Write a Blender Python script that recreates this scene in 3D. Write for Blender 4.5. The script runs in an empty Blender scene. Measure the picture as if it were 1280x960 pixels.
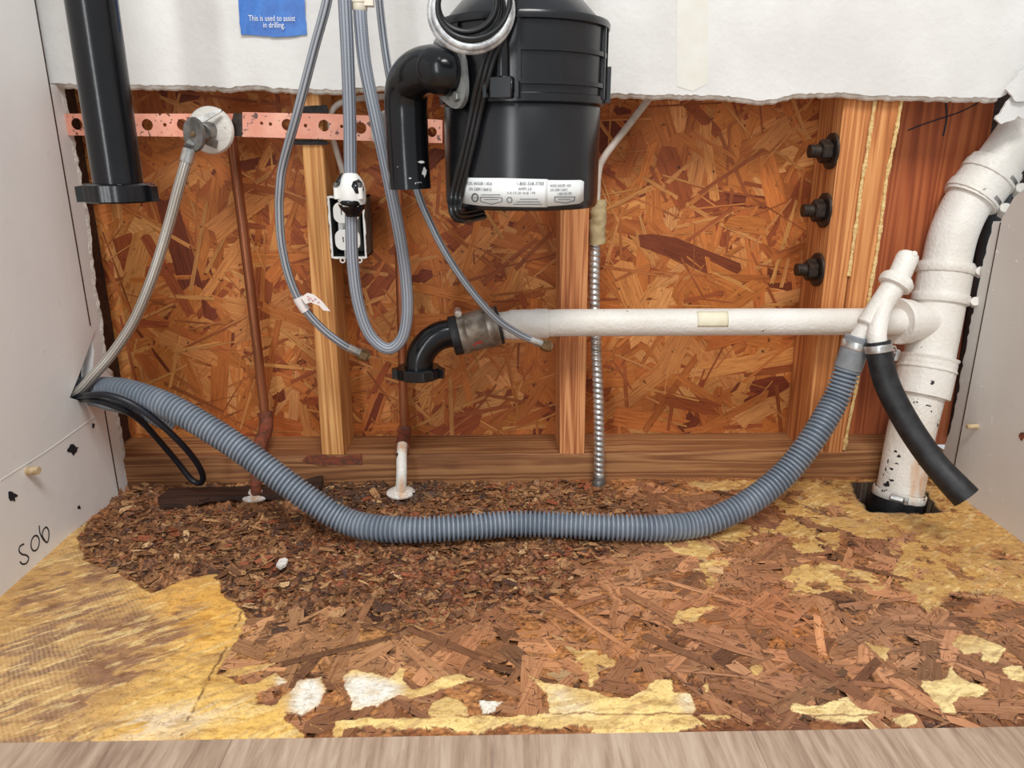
import bpy, bmesh, math, random
import numpy as np
from mathutils import Vector, Matrix, noise as mnoise

# ------------------------------------------------------------------ camera, world, lights, exposure
S = bpy.context.scene
COL = S.collection
FPX = 930.0
PITCH = math.radians(17.1); YAW = math.radians(1.23)
CAM = np.array([0.0, -0.88, 0.405])
cd = bpy.data.cameras.new('camera'); cam = bpy.data.objects.new('camera', cd); COL.objects.link(cam)
cam.location = CAM; cam.rotation_euler = (math.pi/2-PITCH, 0, -YAW)
cd.sensor_width = 36; cd.lens = FPX/1280*36; cd.clip_start = .01
S.camera = cam
S.view_settings.view_transform = 'Standard'; S.view_settings.look = 'None'
S.view_settings.gamma = 1; S.view_settings.exposure = 0.0; S.view_settings.use_curve_mapping = False

w = bpy.data.worlds.new('room_light'); S.world = w; w.use_nodes = True
w.node_tree.nodes['Background'].inputs[0].default_value = (.93, .965, 1, 1)
w.node_tree.nodes['Background'].inputs[1].default_value = .60

def area(name, loc, target, sx, sy, power, col=(1, 1, 1)):
    l = bpy.data.lights.new(name, 'AREA'); l.shape = 'RECTANGLE'; l.size = sx; l.size_y = sy
    l.energy = power; l.color = col
    o = bpy.data.objects.new(name, l); COL.objects.link(o); o.location = loc
    o.rotation_euler = (Vector(target)-Vector(loc)).to_track_quat('-Z', 'Y').to_euler()
area('kitchen_ceiling_light', (.25, -1.35, 1.9), (0, -.2, .0), .7, .5, 29, (1, .985, .96))
area('kitchen_window', (-.72, -2.5, .9), (0, 0, .2), .2, 1.8, 16, (.95, .98, 1))

# ------------------------------------------------------------------ pixel helpers (1280x960 frame) -> real points
_f = np.array([math.sin(YAW)*math.cos(PITCH), math.cos(YAW)*math.cos(PITCH), -math.sin(PITCH)])
_r = np.array([math.cos(YAW), -math.sin(YAW), 0.0]); _u = np.cross(_r, _f)
def ray(x, y): return _f+(x-640)/FPX*_r-(y-480)/FPX*_u
def P(x, y, Y): d = ray(x, y); return Vector(CAM+d*(Y-CAM[1])/d[1])
def Fl(x, y, z=0.0): d = ray(x, y); return Vector(CAM+d*(z-CAM[2])/d[2])
def Xp(x, y, X): d = ray(x, y); return Vector(CAM+d*(X-CAM[0])/d[0])
def mpp(p): return float(np.dot(np.array(p)-CAM, _f))/FPX      # metres per pixel at a point
def sm_(x, a, b): t = max(0, min(1, (x-a)/(b-a))); return t*t*(3-2*t)
def PP(seq): return [P(*q) for q in seq]

XL, XR = -.476, .573
rng = random.Random(7); nr = np.random.default_rng(5)

# ------------------------------------------------------------------ object helpers
def link(name, me, mat, parent=None):
    o = bpy.data.objects.new(name, me); COL.objects.link(o)
    if mat is not None:
        for m in (mat if isinstance(mat, (list, tuple)) else [mat]): me.materials.append(m)
    if parent is not None:
        wl = Vector(parent['_w']) if '_w' in parent else Vector((0, 0, 0))
        me.transform(Matrix.Translation(-wl)); o.parent = parent
        o['_w'] = list(wl)
    return o
def tag(o, label, cat, group=None, kind=None):
    if label: o['label'] = label
    if cat: o['category'] = cat
    if group: o['group'] = group
    if kind: o['kind'] = kind
    return o
def thing(name, label, cat, base, group=None):
    o = bpy.data.objects.new(name, None); COL.objects.link(o); o.location = base; o['_w'] = list(base)
    o.empty_display_size = .02
    return tag(o, label, cat, group)
def struct(name, me, mat, parent=None):
    o = link(name, me, mat, parent)
    if parent is None: o['kind'] = 'structure'
    return o
def mesh_from(verts, faces, uvs=None, cols=None, smooth=False, mats=None):
    me = bpy.data.meshes.new('m'); me.from_pydata([tuple(v) for v in verts], [], faces)
    if uvs is not None:
        l = me.uv_layers.new(name='UVMap'); l.data.foreach_set('uv', np.asarray(uvs, dtype=np.float32).ravel())
    if cols is not None:
        a = me.color_attributes.new('Col', 'FLOAT_COLOR', 'CORNER'); a.data.foreach_set('color', np.asarray(cols, dtype=np.float32).ravel())
    if smooth: me.polygons.foreach_set('use_smooth', [True]*len(me.polygons))
    if mats is not None: me.polygons.foreach_set('material_index', mats)
    me.update(); return me
class MB:
    def __init__(s): s.v = []; s.f = []; s.uv = []; s.m = []; s.sm = []
    def add(s, v, f, uv=None, m=0, sm=True):
        b = len(s.v); s.v += [tuple(x) for x in v]
        for k, q in enumerate(f):
            s.f.append([i+b for i in q]); s.m.append(m); s.sm.append(sm)
            s.uv += (uv[k] if uv else [(v[i][0], v[i][2]) for i in q])
        return s
    def mesh(s):
        me = mesh_from(s.v, s.f, s.uv, mats=s.m); me.polygons.foreach_set('use_smooth', s.sm)
        try: me.set_sharp_from_angle(angle=math.radians(38))
        except Exception: pass
        me.update(); return me
def catmull(pts, n=8, closed=False):
    pts = [Vector(p) for p in pts]; out = []
    N = len(pts); rngi = range(N if closed else N-1)
    for i in rngi:
        g = (lambda k: pts[k % N]) if closed else (lambda k: pts[max(0, min(N-1, k))])
        p0, p1, p2, p3 = g(i-1), g(i), g(i+1), g(i+2)
        if not closed and i == 0: p0 = p1*2-p2
        if not closed and i == N-2: p3 = p2*2-p1
        for k in range(n):
            t = k/n
            out.append(.5*((2*p1)+(-p0+p2)*t+(2*p0-5*p1+4*p2-p3)*t*t+(-p0+3*p1-3*p2+p3)*t**3))
    if not closed: out.append(pts[-1])
    return out
def resample(pts, step):
    d = [0]
    for a, b in zip(pts, pts[1:]): d.append(d[-1]+(b-a).length)
    L = d[-1]; n = max(2, int(round(L/step))); out = []; j = 0
    for k in range(n+1):
        t = L*k/n
        while j < len(d)-2 and d[j+1] < t: j += 1
        s = (t-d[j])/max(1e-9, d[j+1]-d[j]); out.append(pts[j].lerp(pts[j+1], s))
    return out, L
def frames(pts):
    T = []
    for i in range(len(pts)):
        a = pts[max(0, i-1)]; b = pts[min(len(pts)-1, i+1)]; T.append((b-a).normalized())
    ref = Vector((0, 0, 1)) if abs(T[0].z) < .9 else Vector((0, 1, 0))
    n = (ref-T[0]*ref.dot(T[0])).normalized(); out = []
    for i, t in enumerate(T):
        n = (n-t*n.dot(t)).normalized(); out.append((t, n, t.cross(n)))
    return out
def tube(mb, pts, r, sides=16, caps=True, m=0, rf=None, hollow=0.0, sx=1.0):
    """r scalar or fn(s metres, L) ; rf(s, angle) multiplies"""
    fr = frames(pts); s = 0; L = sum((b-a).length for a, b in zip(pts, pts[1:])); V = []; ss = []
    for i, p in enumerate(pts):
        if i: s += (p-pts[i-1]).length
        ss.append(s); rr = r(s, L) if callable(r) else r
        t, n, b = fr[i]
        for k in range(sides):
            a = 2*math.pi*k/sides; q = rr*(rf(s, a) if rf else 1)
            V.append(p+n*(math.cos(a)*q*sx)+b*(math.sin(a)*q))
    Fa = []; U = []
    for i in range(len(pts)-1):
        for k in range(sides):
            k2 = (k+1) % sides
            Fa.append([i*sides+k, i*sides+k2, (i+1)*sides+k2, (i+1)*sides+k])
            U.append([(k/sides, ss[i]), ((k+1)/sides, ss[i]), ((k+1)/sides, ss[i+1]), (k/sides, ss[i+1])])
    mb.add(V, Fa, U, m)
    if caps:
        for e in (0, len(pts)-1):
            ring = [V[e*sides+k] for k in range(sides)]
            if e == 0: ring = ring[::-1]
            if hollow:
                t = fr[e][0]*(1 if e == 0 else -1); c = pts[e]
                inn = [c+(Vector(q)-c)*hollow for q in ring]; deep = [q+t*(hollow*.9*(Vector(ring[0])-c).length*2) for q in inn]
                n = sides; vv = ring+inn+deep
                ff = [[k, (k+1) % n, n+(k+1) % n, n+k] for k in range(n)]+[[n+k, n+(k+1) % n, 2*n+(k+1) % n, 2*n+k] for k in range(n)]+[[2*n+k for k in range(n)]]
                mb.add(vv, ff, None, m)
            else:
                mb.add(ring, [list(range(sides))], None, m, False)
    return mb
def lathe(mb, p0, ax, prof, sides=32, m=0, caps=True, rf=None):
    ax = Vector(ax).normalized(); p0 = Vector(p0)
    ref = Vector((0, 0, 1)) if abs(ax.z) < .9 else Vector((0, -1, 0))
    n = (ref-ax*ref.dot(ax)).normalized(); b = ax.cross(n); V = []
    for (t, r) in prof:
        for k in range(sides):
            a = 2*math.pi*k/sides; q = r*(rf(t, a) if rf else 1); V.append(p0+ax*t+n*(math.cos(a)*q)+b*(math.sin(a)*q))
    Fa = []; U = []
    for i in range(len(prof)-1):
        for k in range(sides):
            k2 = (k+1) % sides; Fa.append([i*sides+k, i*sides+k2, (i+1)*sides+k2, (i+1)*sides+k])
            U.append([(k/sides, prof[i][0]), ((k+1)/sides, prof[i][0]), ((k+1)/sides, prof[i+1][0]), (k/sides, prof[i+1][0])])
    mb.add(V, Fa, U, m)
    if caps:
        mb.add([V[k] for k in range(sides)][::-1], [list(range(sides))], None, m, False)
        e = (len(prof)-1)*sides; mb.add([V[e+k] for k in range(sides)], [list(range(sides))], None, m, False)
    return mb
def cyl(mb, a, b, r, sides=24, m=0, bev=.0): 
    a = Vector(a); b = Vector(b); L = (b-a).length; bv = bev or min(r, L)*.12
    return lathe(mb, a, b-a, [(0, r-bv), (bv, r), (L-bv, r), (L, r-bv)], sides, m)
def box(mb, lo, hi, m=0, bev=0):
    x0, y0, z0 = lo; x1, y1, z1 = hi
    v = [(x0, y0, z0), (x1, y0, z0), (x1, y1, z0), (x0, y1, z0), (x0, y0, z1), (x1, y0, z1), (x1, y1, z1), (x0, y1, z1)]
    f = [[3, 2, 1, 0], [4, 5, 6, 7], [0, 1, 5, 4], [1, 2, 6, 5], [2, 3, 7, 6], [3, 0, 4, 7]]
    return mb.add(v, f, None, m, False)
def hexa(mb, front, back, m=0):
    """two matching point loops -> closed prism"""
    n = len(front); v = [tuple(p) for p in front]+[tuple(p) for p in back]
    f = [list(range(n)), list(range(2*n-1, n-1, -1))]+[[(k+1) % n, k, n+k, n+(k+1) % n] for k in range(n)]
    return mb.add(v, f, None, m, False)
def plate(outer, holes, thick, place):
    """2-D outline with holes, given thickness; place(x,y,z)->world"""
    cu = bpy.data.curves.new('c', 'CURVE'); cu.dimensions = '2D'; cu.fill_mode = 'BOTH'; cu.extrude = thick/2
    for loop in [outer]+holes:
        sp = cu.splines.new('POLY'); sp.points.add(len(loop)-1)
        for i, q in enumerate(loop): sp.points[i].co = (q[0], q[1], 0, 1)
        sp.use_cyclic_u = True
    o = bpy.data.objects.new('c', cu); COL.objects.link(o)
    dg = bpy.context.evaluated_depsgraph_get(); me = bpy.data.meshes.new_from_object(o.evaluated_get(dg))
    bpy.data.objects.remove(o); me.materials.clear()
    for v in me.vertices: v.co = place(v.co.x, v.co.y, v.co.z+thick/2)
    if not me.uv_layers: me.uv_layers.new(name='UVMap')
    bm = bmesh.new(); bm.from_mesh(me); bmesh.ops.remove_doubles(bm, verts=bm.verts, dist=1e-6); bmesh.ops.recalc_face_normals(bm, faces=bm.faces); bm.to_mesh(me); bm.free()
    return me
def circle(cx, cy, r, n=20, ry=None): return [(cx+r*math.cos(2*math.pi*k/n), cy+(ry or r)*math.sin(2*math.pi*k/n)) for k in range(n)]
def text_mesh(s, size, place, thick=0, align='LEFT', sxy=(1, 1)):
    cu = bpy.data.curves.new('t', 'FONT'); cu.body = s; cu.size = size; cu.align_x = align; cu.resolution_u = 3
    cu.space_line = 1.05
    o = bpy.data.objects.new('t', cu); COL.objects.link(o)
    dg = bpy.context.evaluated_depsgraph_get(); me = bpy.data.meshes.new_from_object(o.evaluated_get(dg))
    bpy.data.objects.remove(o); me.materials.clear()
    for v in me.vertices: v.co = place(v.co.x*sxy[0], v.co.y*sxy[1])
    return me

# ------------------------------------------------------------------ materials
def lin(c):
    c = [x/255 for x in c]; return tuple([(x/12.92 if x <= .04045 else ((x+.055)/1.055)**2.4) for x in c]+[1])
class NT:
    def __init__(s, name):
        s.m = bpy.data.materials.new(name); s.m.use_nodes = True; s.t = s.m.node_tree; s.b = s.t.nodes['Principled BSDF']
    def n(s, ty, **k):
        x = s.t.nodes.new(ty)
        for a, b in k.items():
            if hasattr(x, a): setattr(x, a, b)
            else: x.inputs[a.replace('_', ' ')].default_value = b
        return x
    def l(s, a, b): s.t.links.new(a, b)
    def coord(s, scale=(1, 1, 1), src='Object', rot=(0, 0, 0)):
        t = s.n('ShaderNodeTexCoord'); mp = s.n('ShaderNodeMapping'); mp.inputs['Scale'].default_value = scale
        mp.inputs['Rotation'].default_value = rot; s.l(t.outputs[src], mp.inputs[0]); return mp.outputs[0]
    def noise(s, co, scale, detail=4, rough=.55, dist=0):
        x = s.n('ShaderNodeTexNoise'); x.inputs['Scale'].default_value = scale; x.inputs['Detail'].default_value = detail
        x.inputs['Roughness'].default_value = rough; x.inputs['Distortion'].default_value = dist
        s.l(co, x.inputs['Vector']); return x.outputs['Fac']
    def ramp(s, fac, stops):
        x = s.n('ShaderNodeValToRGB'); e = x.color_ramp.elements
        while len(e) < len(stops): e.new(.5)
        for i, (p, c) in enumerate(stops):
            e[i].position = p; e[i].color = c if len(c) == 4 and max(c) <= 1 else lin(c[:3])
        s.l(fac, x.inputs[0]); return x.outputs[0]
    def mix(s, fac, a, b, mode='MIX'):
        x = s.n('ShaderNodeMix', data_type='RGBA', blend_type=mode)
        for sock, v in ((x.inputs[0], fac), (x.inputs[6], a), (x.inputs[7], b)):
            if isinstance(v, bpy.types.NodeSocket): s.l(v, sock)
            elif isinstance(v, (int, float)): sock.default_value = v
            else: sock.default_value = v if len(v) == 4 else lin(v)
        return x.outputs[2]
    def math(s, op, a, b=0, c=0):
        x = s.n('ShaderNodeMath', operation=op)
        for sock, v in zip(x.inputs, (a, b, c)):
            if isinstance(v, bpy.types.NodeSocket): s.l(v, sock)
            else: sock.default_value = v
        return x.outputs[0]
    def base(s, c):
        if isinstance(c, bpy.types.NodeSocket): s.l(c, s.b.inputs['Base Color'])
        else: s.b.inputs['Base Color'].default_value = lin(c)
    def bump(s, h, st=.3, dist=.001):
        x = s.n('ShaderNodeBump'); x.inputs['Strength'].default_value = st; x.inputs['Distance'].default_value = dist
        s.l(h, x.inputs['Height']); s.l(x.outputs[0], s.b.inputs['Normal'])
    def set(s, rough=.5, metal=0, spec=None, coat=0):
        s.b.inputs['Roughness'].default_value = rough; s.b.inputs['Metallic'].default_value = metal
        if spec is not None: s.b.inputs['Specular IOR Level'].default_value = spec
        s.b.inputs['Coat Weight'].default_value = coat; return s.m
def simple(name, c, c2=None, scale=60, rough=.5, metal=0, bump=0, bscale=200, stretch=(1, 1, 1), coat=0, spec=None, lo=.4, hi=.65, dist=.001):
    t = NT(name); co = t.coord(stretch)
    t.base(t.ramp(t.noise(co, scale), [(lo, c), (hi, c2)]) if c2 else c)
    if bump: t.bump(t.noise(co, bscale, 3), bump, dist)
    return t.set(rough, metal, spec, coat)
def wood(name, dark, mid, light, axis='z', scale=1.0, rough=.7, seed=0., knots=True):
    t = NT(name); st = {'z': (1, 1, .025), 'x': (.03, 1, 1), 'y': (1, .03, 1)}[axis]
    co = t.coord(st); add = t.n('ShaderNodeVectorMath', operation='ADD'); t.l(co, add.inputs[0]); add.inputs[1].default_value = (seed, seed*.7, seed*1.3); co = add.outputs[0]
    bands = t.noise(co, 60*scale, 2, .4, .25); fine = t.noise(co, 420*scale, 3, .6); big = t.noise(co, 14*scale, 2)
    wv = t.n('ShaderNodeMath', operation='SINE'); t.l(t.math('MULTIPLY', bands, 45), wv.inputs[0])
    f = t.math('ADD', t.math('MULTIPLY', wv.outputs[0], .16), t.math('ADD', t.math('MULTIPLY', fine, .55), t.math('MULTIPLY', big, .45)))
    t.base(t.ramp(f, [(.25, dark), (.5, mid), (.78, light)])); t.bump(f, .25, .0008); return t.set(rough)

MW = {}
# drywall
t = NT('painted drywall'); co = t.coord(); t.base(t.ramp(t.noise(co, 9, 3), [(.35, (216, 214, 210)), (.7, (232, 231, 228))]))
t.bump(t.math('ADD', t.noise(co, 160, 4), t.math('MULTIPLY', t.noise(co, 30, 2), .8)), .28, .0022); MW['drywall'] = t.set(.65, spec=.3)
MW['gypsum'] = simple('torn gypsum edge', (232, 228, 220), (196, 186, 174), 90, .9, bump=.8, bscale=260, dist=.002)
def sidepaint(name, a, b):
    t = NT(name); co = t.coord(); c = t.ramp(t.noise(co, 5, 3), [(.35, a), (.7, b)])
    sp = t.noise(t.coord((1, 1, 1)), 95, 2, .5); c = t.mix(t.ramp(sp, [(.70, (0, 0, 0, 1)), (.74, (1, 1, 1, 1))]), c, (236, 234, 230))
    t.base(c); t.bump(t.math('ADD', t.noise(co, 40, 3), t.math('MULTIPLY', sp, .6)), .22, .0015); return t.set(.5, spec=.35)
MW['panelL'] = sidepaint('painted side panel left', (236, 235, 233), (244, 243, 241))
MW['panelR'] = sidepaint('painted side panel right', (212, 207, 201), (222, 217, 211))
# OSB strands
def strandmat(name, gain=1.0):
    t = NT(name); a = t.n('ShaderNodeVertexColor'); a.layer_name = 'Col'; uv = t.n('ShaderNodeUVMap'); uv.uv_map = 'UVMap'
    mp = t.n('ShaderNodeMapping'); mp.inputs['Scale'].default_value = (1, .05, 1); t.l(uv.outputs[0], mp.inputs[0])
    g = t.noise(mp.outputs[0], 420, 4, .65, .3); g2 = t.noise(mp.outputs[0], 1500, 2, .6)
    gg = t.math('ADD', t.math('MULTIPLY', g, .7), t.math('MULTIPLY', g2, .3))
    k = t.ramp(gg, [(.30, (.30, .22, .17, 1)), (.46, (.78, .72, .68, 1)), (.62, (1, 1, 1, 1)), (.8, (1, 1, 1, 1))])
    c = t.mix(1.0, a.outputs[0], k, 'MULTIPLY')
    bl = t.noise(t.coord(), 11, 3); c = t.mix(.55, c, t.ramp(bl, [(.35, (.84, .76, .70, 1)), (.6, (1, 1, 1, 1))]), 'MULTIPLY')
    sp = t.noise(t.coord(), 130, 3, .6); c = t.mix(t.ramp(sp, [(.66, (0, 0, 0, 1)), (.72, (.85, .85, .85, 1))]), c, (70, 34, 20))
    t.base(c); t.bump(gg, .5, .0008); return t.set(.55, spec=.3)
MW['osb'] = strandmat('oriented strand board')
MW['stud1'] = wood('stud wood left', (168, 104, 52), (214, 152, 88), (232, 180, 118), 'z', 1.0, seed=1.3)
MW['stud2'] = wood('stud wood right', (150, 82, 42), (206, 134, 82), (226, 164, 110), 'z', 1.2, seed=3.1)
MW['post'] = wood('post wood', (146, 82, 40), (196, 124, 68), (222, 158, 98), 'z', 1.1, seed=5.7)
MW['redwood'] = wood('reddish plywood', (140, 68, 34), (172, 90, 48), (190, 112, 64), 'z', .55, seed=9.2)
MW['plate'] = wood('sole plate wood', (108, 66, 38), (146, 96, 58), (178, 130, 84), 'x', .8, seed=2.2)
MW['darkwood'] = wood('dark wet wood', (34, 20, 14), (56, 34, 24), (84, 54, 38), 'x', 1.2, seed=4.2)  # also colours the strips that paint shade into the panel seams
# plastics
MW['black_abs'] = simple('black pipe plastic', (14, 15, 18), (19, 20, 24), 30, .2, bump=.05, bscale=300, spec=.45)
MW['black_body'] = simple('black disposer plastic', (20, 21, 24), (26, 27, 31), 20, .26, bump=.03, bscale=400, spec=.5)
MW['black_rubber'] = simple('black rubber', (20, 21, 24), (38, 39, 42), 90, .5, bump=.25, bscale=260)
MW['cord'] = simple('black cord vinyl', (16, 17, 19), None, rough=.35)
MW['navy_cord'] = simple('dark navy cord vinyl', (20, 24, 34), None, rough=.4)
MW['grey_hose'] = simple('grey corrugated plastic', (118, 128, 140), (136, 145, 156), 40, .42, spec=.4)
MW['grey_cuff'] = simple('grey soft vinyl cuff', (120, 124, 128), (138, 142, 145), 60, .5, bump=.1, bscale=200)
MW['white_plastic'] = simple('white plastic', (232, 232, 228), None, rough=.4)
MW['cream_plastic'] = simple('cream plastic', (228, 220, 200), None, rough=.4)
MW['sticker'] = simple('sticker paper', (226, 229, 228), None, rough=.45)
MW['ink'] = simple('sticker ink', (70, 72, 76), None, rough=.7)
MW['marker'] = simple('black marker', (28, 30, 40), None, rough=.6)
MW['blue_card'] = simple('blue card', (28, 96, 180), (40, 116, 200), 60, .35, bump=.3, bscale=60, dist=.002)
MW['steel'] = simple('stainless steel', (214, 214, 212), (176, 176, 174), 90, .32, .8, bump=.1, bscale=300)
MW['dull_steel'] = simple('dull galvanised steel', (150, 150, 148), (108, 106, 102), 70, .45, .75, bump=.2, bscale=200)
MW['stained_steel'] = simple('stained coupling shield', (158, 148, 136), (112, 98, 84), 60, .42, .6, bump=.2, bscale=180)
MW['dark_iron'] = simple('dark iron', (44, 36, 32), (74, 60, 50), 120, .5, .5, bump=.3, bscale=260)
MW['brass'] = simple('aged brass', (150, 128, 96), (110, 90, 64), 80, .4, .7)
MW['copper_pipe'] = simple('aged copper pipe', (176, 112, 78), (140, 84, 56), 40, .3, .6, stretch=(1, 1, .2), bump=.05)
MW['rust'] = simple('corroded copper joint', (140, 72, 48), (92, 60, 46), 120, .75, .1, bump=.6, bscale=220, dist=.002)
MW['foam'] = simple('yellow foam bead', (236, 206, 146), (206, 164, 98), 220, .85, bump=1, bscale=420, dist=.002)
MW['cable'] = simple('white cable sheath', (206, 196, 184), (182, 170, 158), 60, .5)
MW['tape'] = simple('beige cloth tape', (186, 168, 128), (160, 142, 104), 80, .8, bump=.6, bscale=140, dist=.002)
MW['masking'] = simple('masking tape', (222, 214, 184), (232, 226, 202), 50, .7)
MW['paper'] = simple('white paper tag', (234, 226, 222), None, rough=.7)
MW['redink'] = simple('red printing', (186, 60, 56), None, rough=.7)
MW['steel_white'] = simple('silvery white hose', (214, 216, 216), (150, 152, 154), 120, .3, .25)
MW['flange_metal'] = simple('zinc flange', (176, 178, 176), (140, 142, 140), 90, .35, .45)
MW['dowel'] = simple('pale dowel wood', (206, 184, 146), (176, 150, 112), 160, .7)
MW['slate'] = simple('slate grey pipe', (60, 68, 72), (46, 52, 56), 40, .5)
MW['joint_tape'] = simple('joint tape', (222, 219, 208), (228, 226, 218), 40, .6)
MW['black_felt'] = simple('black felt', (26, 24, 24), (44, 42, 42), 200, .9)
MW['box_metal'] = simple('grey box interior', (92, 96, 92), (60, 62, 60), 80, .5, .3)
t = NT('copper strap'); co = t.coord(); c = t.ramp(t.noise(co, 30, 3), [(.35, (226, 146, 122)), (.7, (240, 172, 148))])
c = t.mix(t.ramp(t.noise(co, 210, 3, .6), [(.62, (0, 0, 0, 1)), (.67, (1, 1, 1, 1))]), c, (92, 44, 40)); t.base(c); MW['strap'] = t.set(.5, .15)
t = NT('copper strap spotted'); co = t.coord(); c = t.ramp(t.noise(co, 30, 3), [(.35, (222, 148, 124)), (.7, (238, 178, 154))])
c = t.mix(t.ramp(t.noise(co, 120, 4, .65), [(.60, (0, 0, 0, 1)), (.64, (1, 1, 1, 1))]), c, (104, 74, 70)); t.base(c); MW['strap2'] = t.set(.5, .15)
def oldpaint(name, amt, stain=False, bump=.35):
    t = NT(name); co = t.coord(); c = t.ramp(t.noise(co, 14, 3), [(.35, (222, 217, 207)), (.7, (236, 233, 227))])
    if stain: c = t.mix(t.ramp(t.noise(t.coord((1, 1, .18)), 34, 3), [(.56, (0, 0, 0, 1)), (.68, (.75, .75, .75, 1))]), c, (206, 150, 92))
    v = t.n('ShaderNodeTexVoronoi', feature='DISTANCE_TO_EDGE'); v.inputs['Scale'].default_value = 130; t.l(co, v.inputs['Vector'])
    if amt > .3:
        crk = t.math('MULTIPLY', t.ramp(v.outputs[0], [(.0, (1, 1, 1, 1)), (.035, (0, 0, 0, 1))]), t.ramp(t.noise(co, 16, 2), [(.45, (0, 0, 0, 1)), (.6, (.8, .8, .8, 1))]))
        c = t.mix(crk, c, (120, 104, 84))
    ch = t.noise(co, 75, 3, .5); th = .74-.1*amt
    c = t.mix(t.ramp(ch, [(th, (0, 0, 0, 1)), (th+.02, (1, 1, 1, 1))]), c, (34, 30, 28))
    t.base(c); t.bump(t.math('ADD', t.noise(co, 60, 4), t.noise(co, 240, 3)), bump, .0022); return t.set(.42, spec=.4)
MW['oldpaint'] = oldpaint('white painted pipe', .1)
MW['oldpaint_chipped'] = oldpaint('chipped and stained white paint', .75, True)
MW['floor_paint'] = None
def braid(name, a, b, nu, nv, stripes=False, metal=.6, rough=.38):
    t = NT(name); uv = t.n('ShaderNodeUVMap'); uv.uv_map = 'UVMap'; sp = t.n('ShaderNodeSeparateXYZ'); t.l(uv.outputs[0], sp.inputs[0])
    U = t.math('MULTIPLY', sp.outputs[0], nu*6.2832); V = t.math('MULTIPLY', sp.outputs[1], nv*6.2832)
    s1 = t.math('SINE', t.math('ADD', U, V)); s2 = t.math('SINE', t.math('SUBTRACT', U, V))
    p = t.math('MULTIPLY_ADD', t.math('MULTIPLY', s1, s2), .5, .5)
    if stripes:
        st = t.math('MULTIPLY_ADD', t.math('SINE', t.math('MULTIPLY', sp.outputs[0], 6.2832*stripes)), .5, .5)
        p = t.math('ADD', t.math('MULTIPLY', p, .4), t.math('MULTIPLY', st, .6))
    t.base(t.ramp(p, [(.12, b), (.6, a)])); t.bump(p, .6, .0006); return t.set(rough, metal)
MW['braid_steel'] = braid('stainless braid', (226, 222, 214), (92, 88, 82), 6, 330)
MW['braid_grey'] = braid('grey braid', (176, 182, 190), (74, 78, 86), 4, 300, 7, .35)
MW['nylon_grey'] = braid('grey nylon braid', (158, 164, 174), (88, 94, 104), 5, 300, 12, .1, .5)
# laminate
t = NT('laminate planks'); gi = t.n('ShaderNodeNewGeometry'); co = t.coord((1, .09, 1)); g = t.noise(co, 190, 5, .62, .6); g2 = t.noise(co, 40, 3, .5, 1.2)
f = t.math('ADD', t.math('MULTIPLY', g, .6), t.math('ADD', t.math('MULTIPLY', g2, .4), t.math('MULTIPLY_ADD', gi.outputs['Random Per Island'], .12, -.06)))
t.base(t.ramp(f, [(.34, (138, 114, 96)), (.5, (176, 151, 130)), (.66, (200, 178, 157))])); t.bump(g, .15, .0005); MW['laminate'] = t.set(.38, spec=.4)
# rotten floor: colour comes from stain / paint layers stored per vertex
t = NT('subfloor'); a = t.n('ShaderNodeVertexColor'); a.layer_name = 'Col'; co = t.coord()
pk = t.n('ShaderNodeAttribute'); pk.attribute_name = 'paint'
g = t.noise(co, 330, 4, .65, 1.0); g2 = t.noise(t.coord((.35, 1, 1), rot=(0, 0, .5)), 160, 4, .6, .8)
k = t.ramp(t.math('ADD', t.math('MULTIPLY', g, .5), t.math('MULTIPLY', g2, .5)), [(.36, (.26, .20, .17, 1)), (.47, (.78, .75, .72, 1)), (.56, (1.0, 1.0, 1.0, 1)), (.66, (1, 1, 1, 1))])
k2 = t.mix(.9, t.ramp(g2, [(.34, (.74, .66, .56, 1)), (.5, (1, 1, 1, 1))]), t.ramp(g, [(.36, (.70, .62, .54, 1)), (.46, (1, 1, 1, 1))]), 'MULTIPLY')
kk = t.mix(pk.outputs['Fac'], k, k2); c = t.mix(1.0, a.outputs[0], kk, 'MULTIPLY')
# trowel ridges in the yellow glue
rg = t.n('ShaderNodeTexWave', wave_type='BANDS', bands_direction='DIAGONAL'); rg.inputs['Scale'].default_value = 150; rg.inputs['Distortion'].default_value = 3.5; rg.inputs['Detail'].default_value = 1; rg.inputs['Detail Scale'].default_value = .35
t.l(t.coord((1, .75, 0)), rg.inputs['Vector'])
msk = t.math('MULTIPLY', pk.outputs['Fac'], t.ramp(t.noise(co, 7, 2), [(.48, (0, 0, 0, 1)), (.66, (1, 1, 1, 1))]))
c = t.mix(t.math('MULTIPLY', t.math('MULTIPLY', rg.outputs['Fac'], msk), .17), c, (252, 234, 176))
t.base(c)
h = t.math('ADD', t.math('MULTIPLY', g, 1.0), t.math('ADD', t.math('MULTIPLY', g2, .8), t.math('MULTIPLY', t.math('MULTIPLY', rg.outputs['Fac'], msk), .35)))
t.bump(h, .45, .0013); MW['subfloor'] = t.set(.52, spec=.4)
MW['floorstrand'] = strandmat('subfloor strands')
t = NT('wood flakes'); a = t.n('ShaderNodeVertexColor'); a.layer_name = 'Col'; co = t.coord((1, 1, 1)); g = t.noise(co, 500, 3)
t.base(t.mix(1.0, a.outputs[0], t.ramp(g, [(.35, (.45, .4, .36, 1)), (.55, (1, 1, 1, 1))]), 'MULTIPLY')); MW['flakes'] = t.set(.7)

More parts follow.
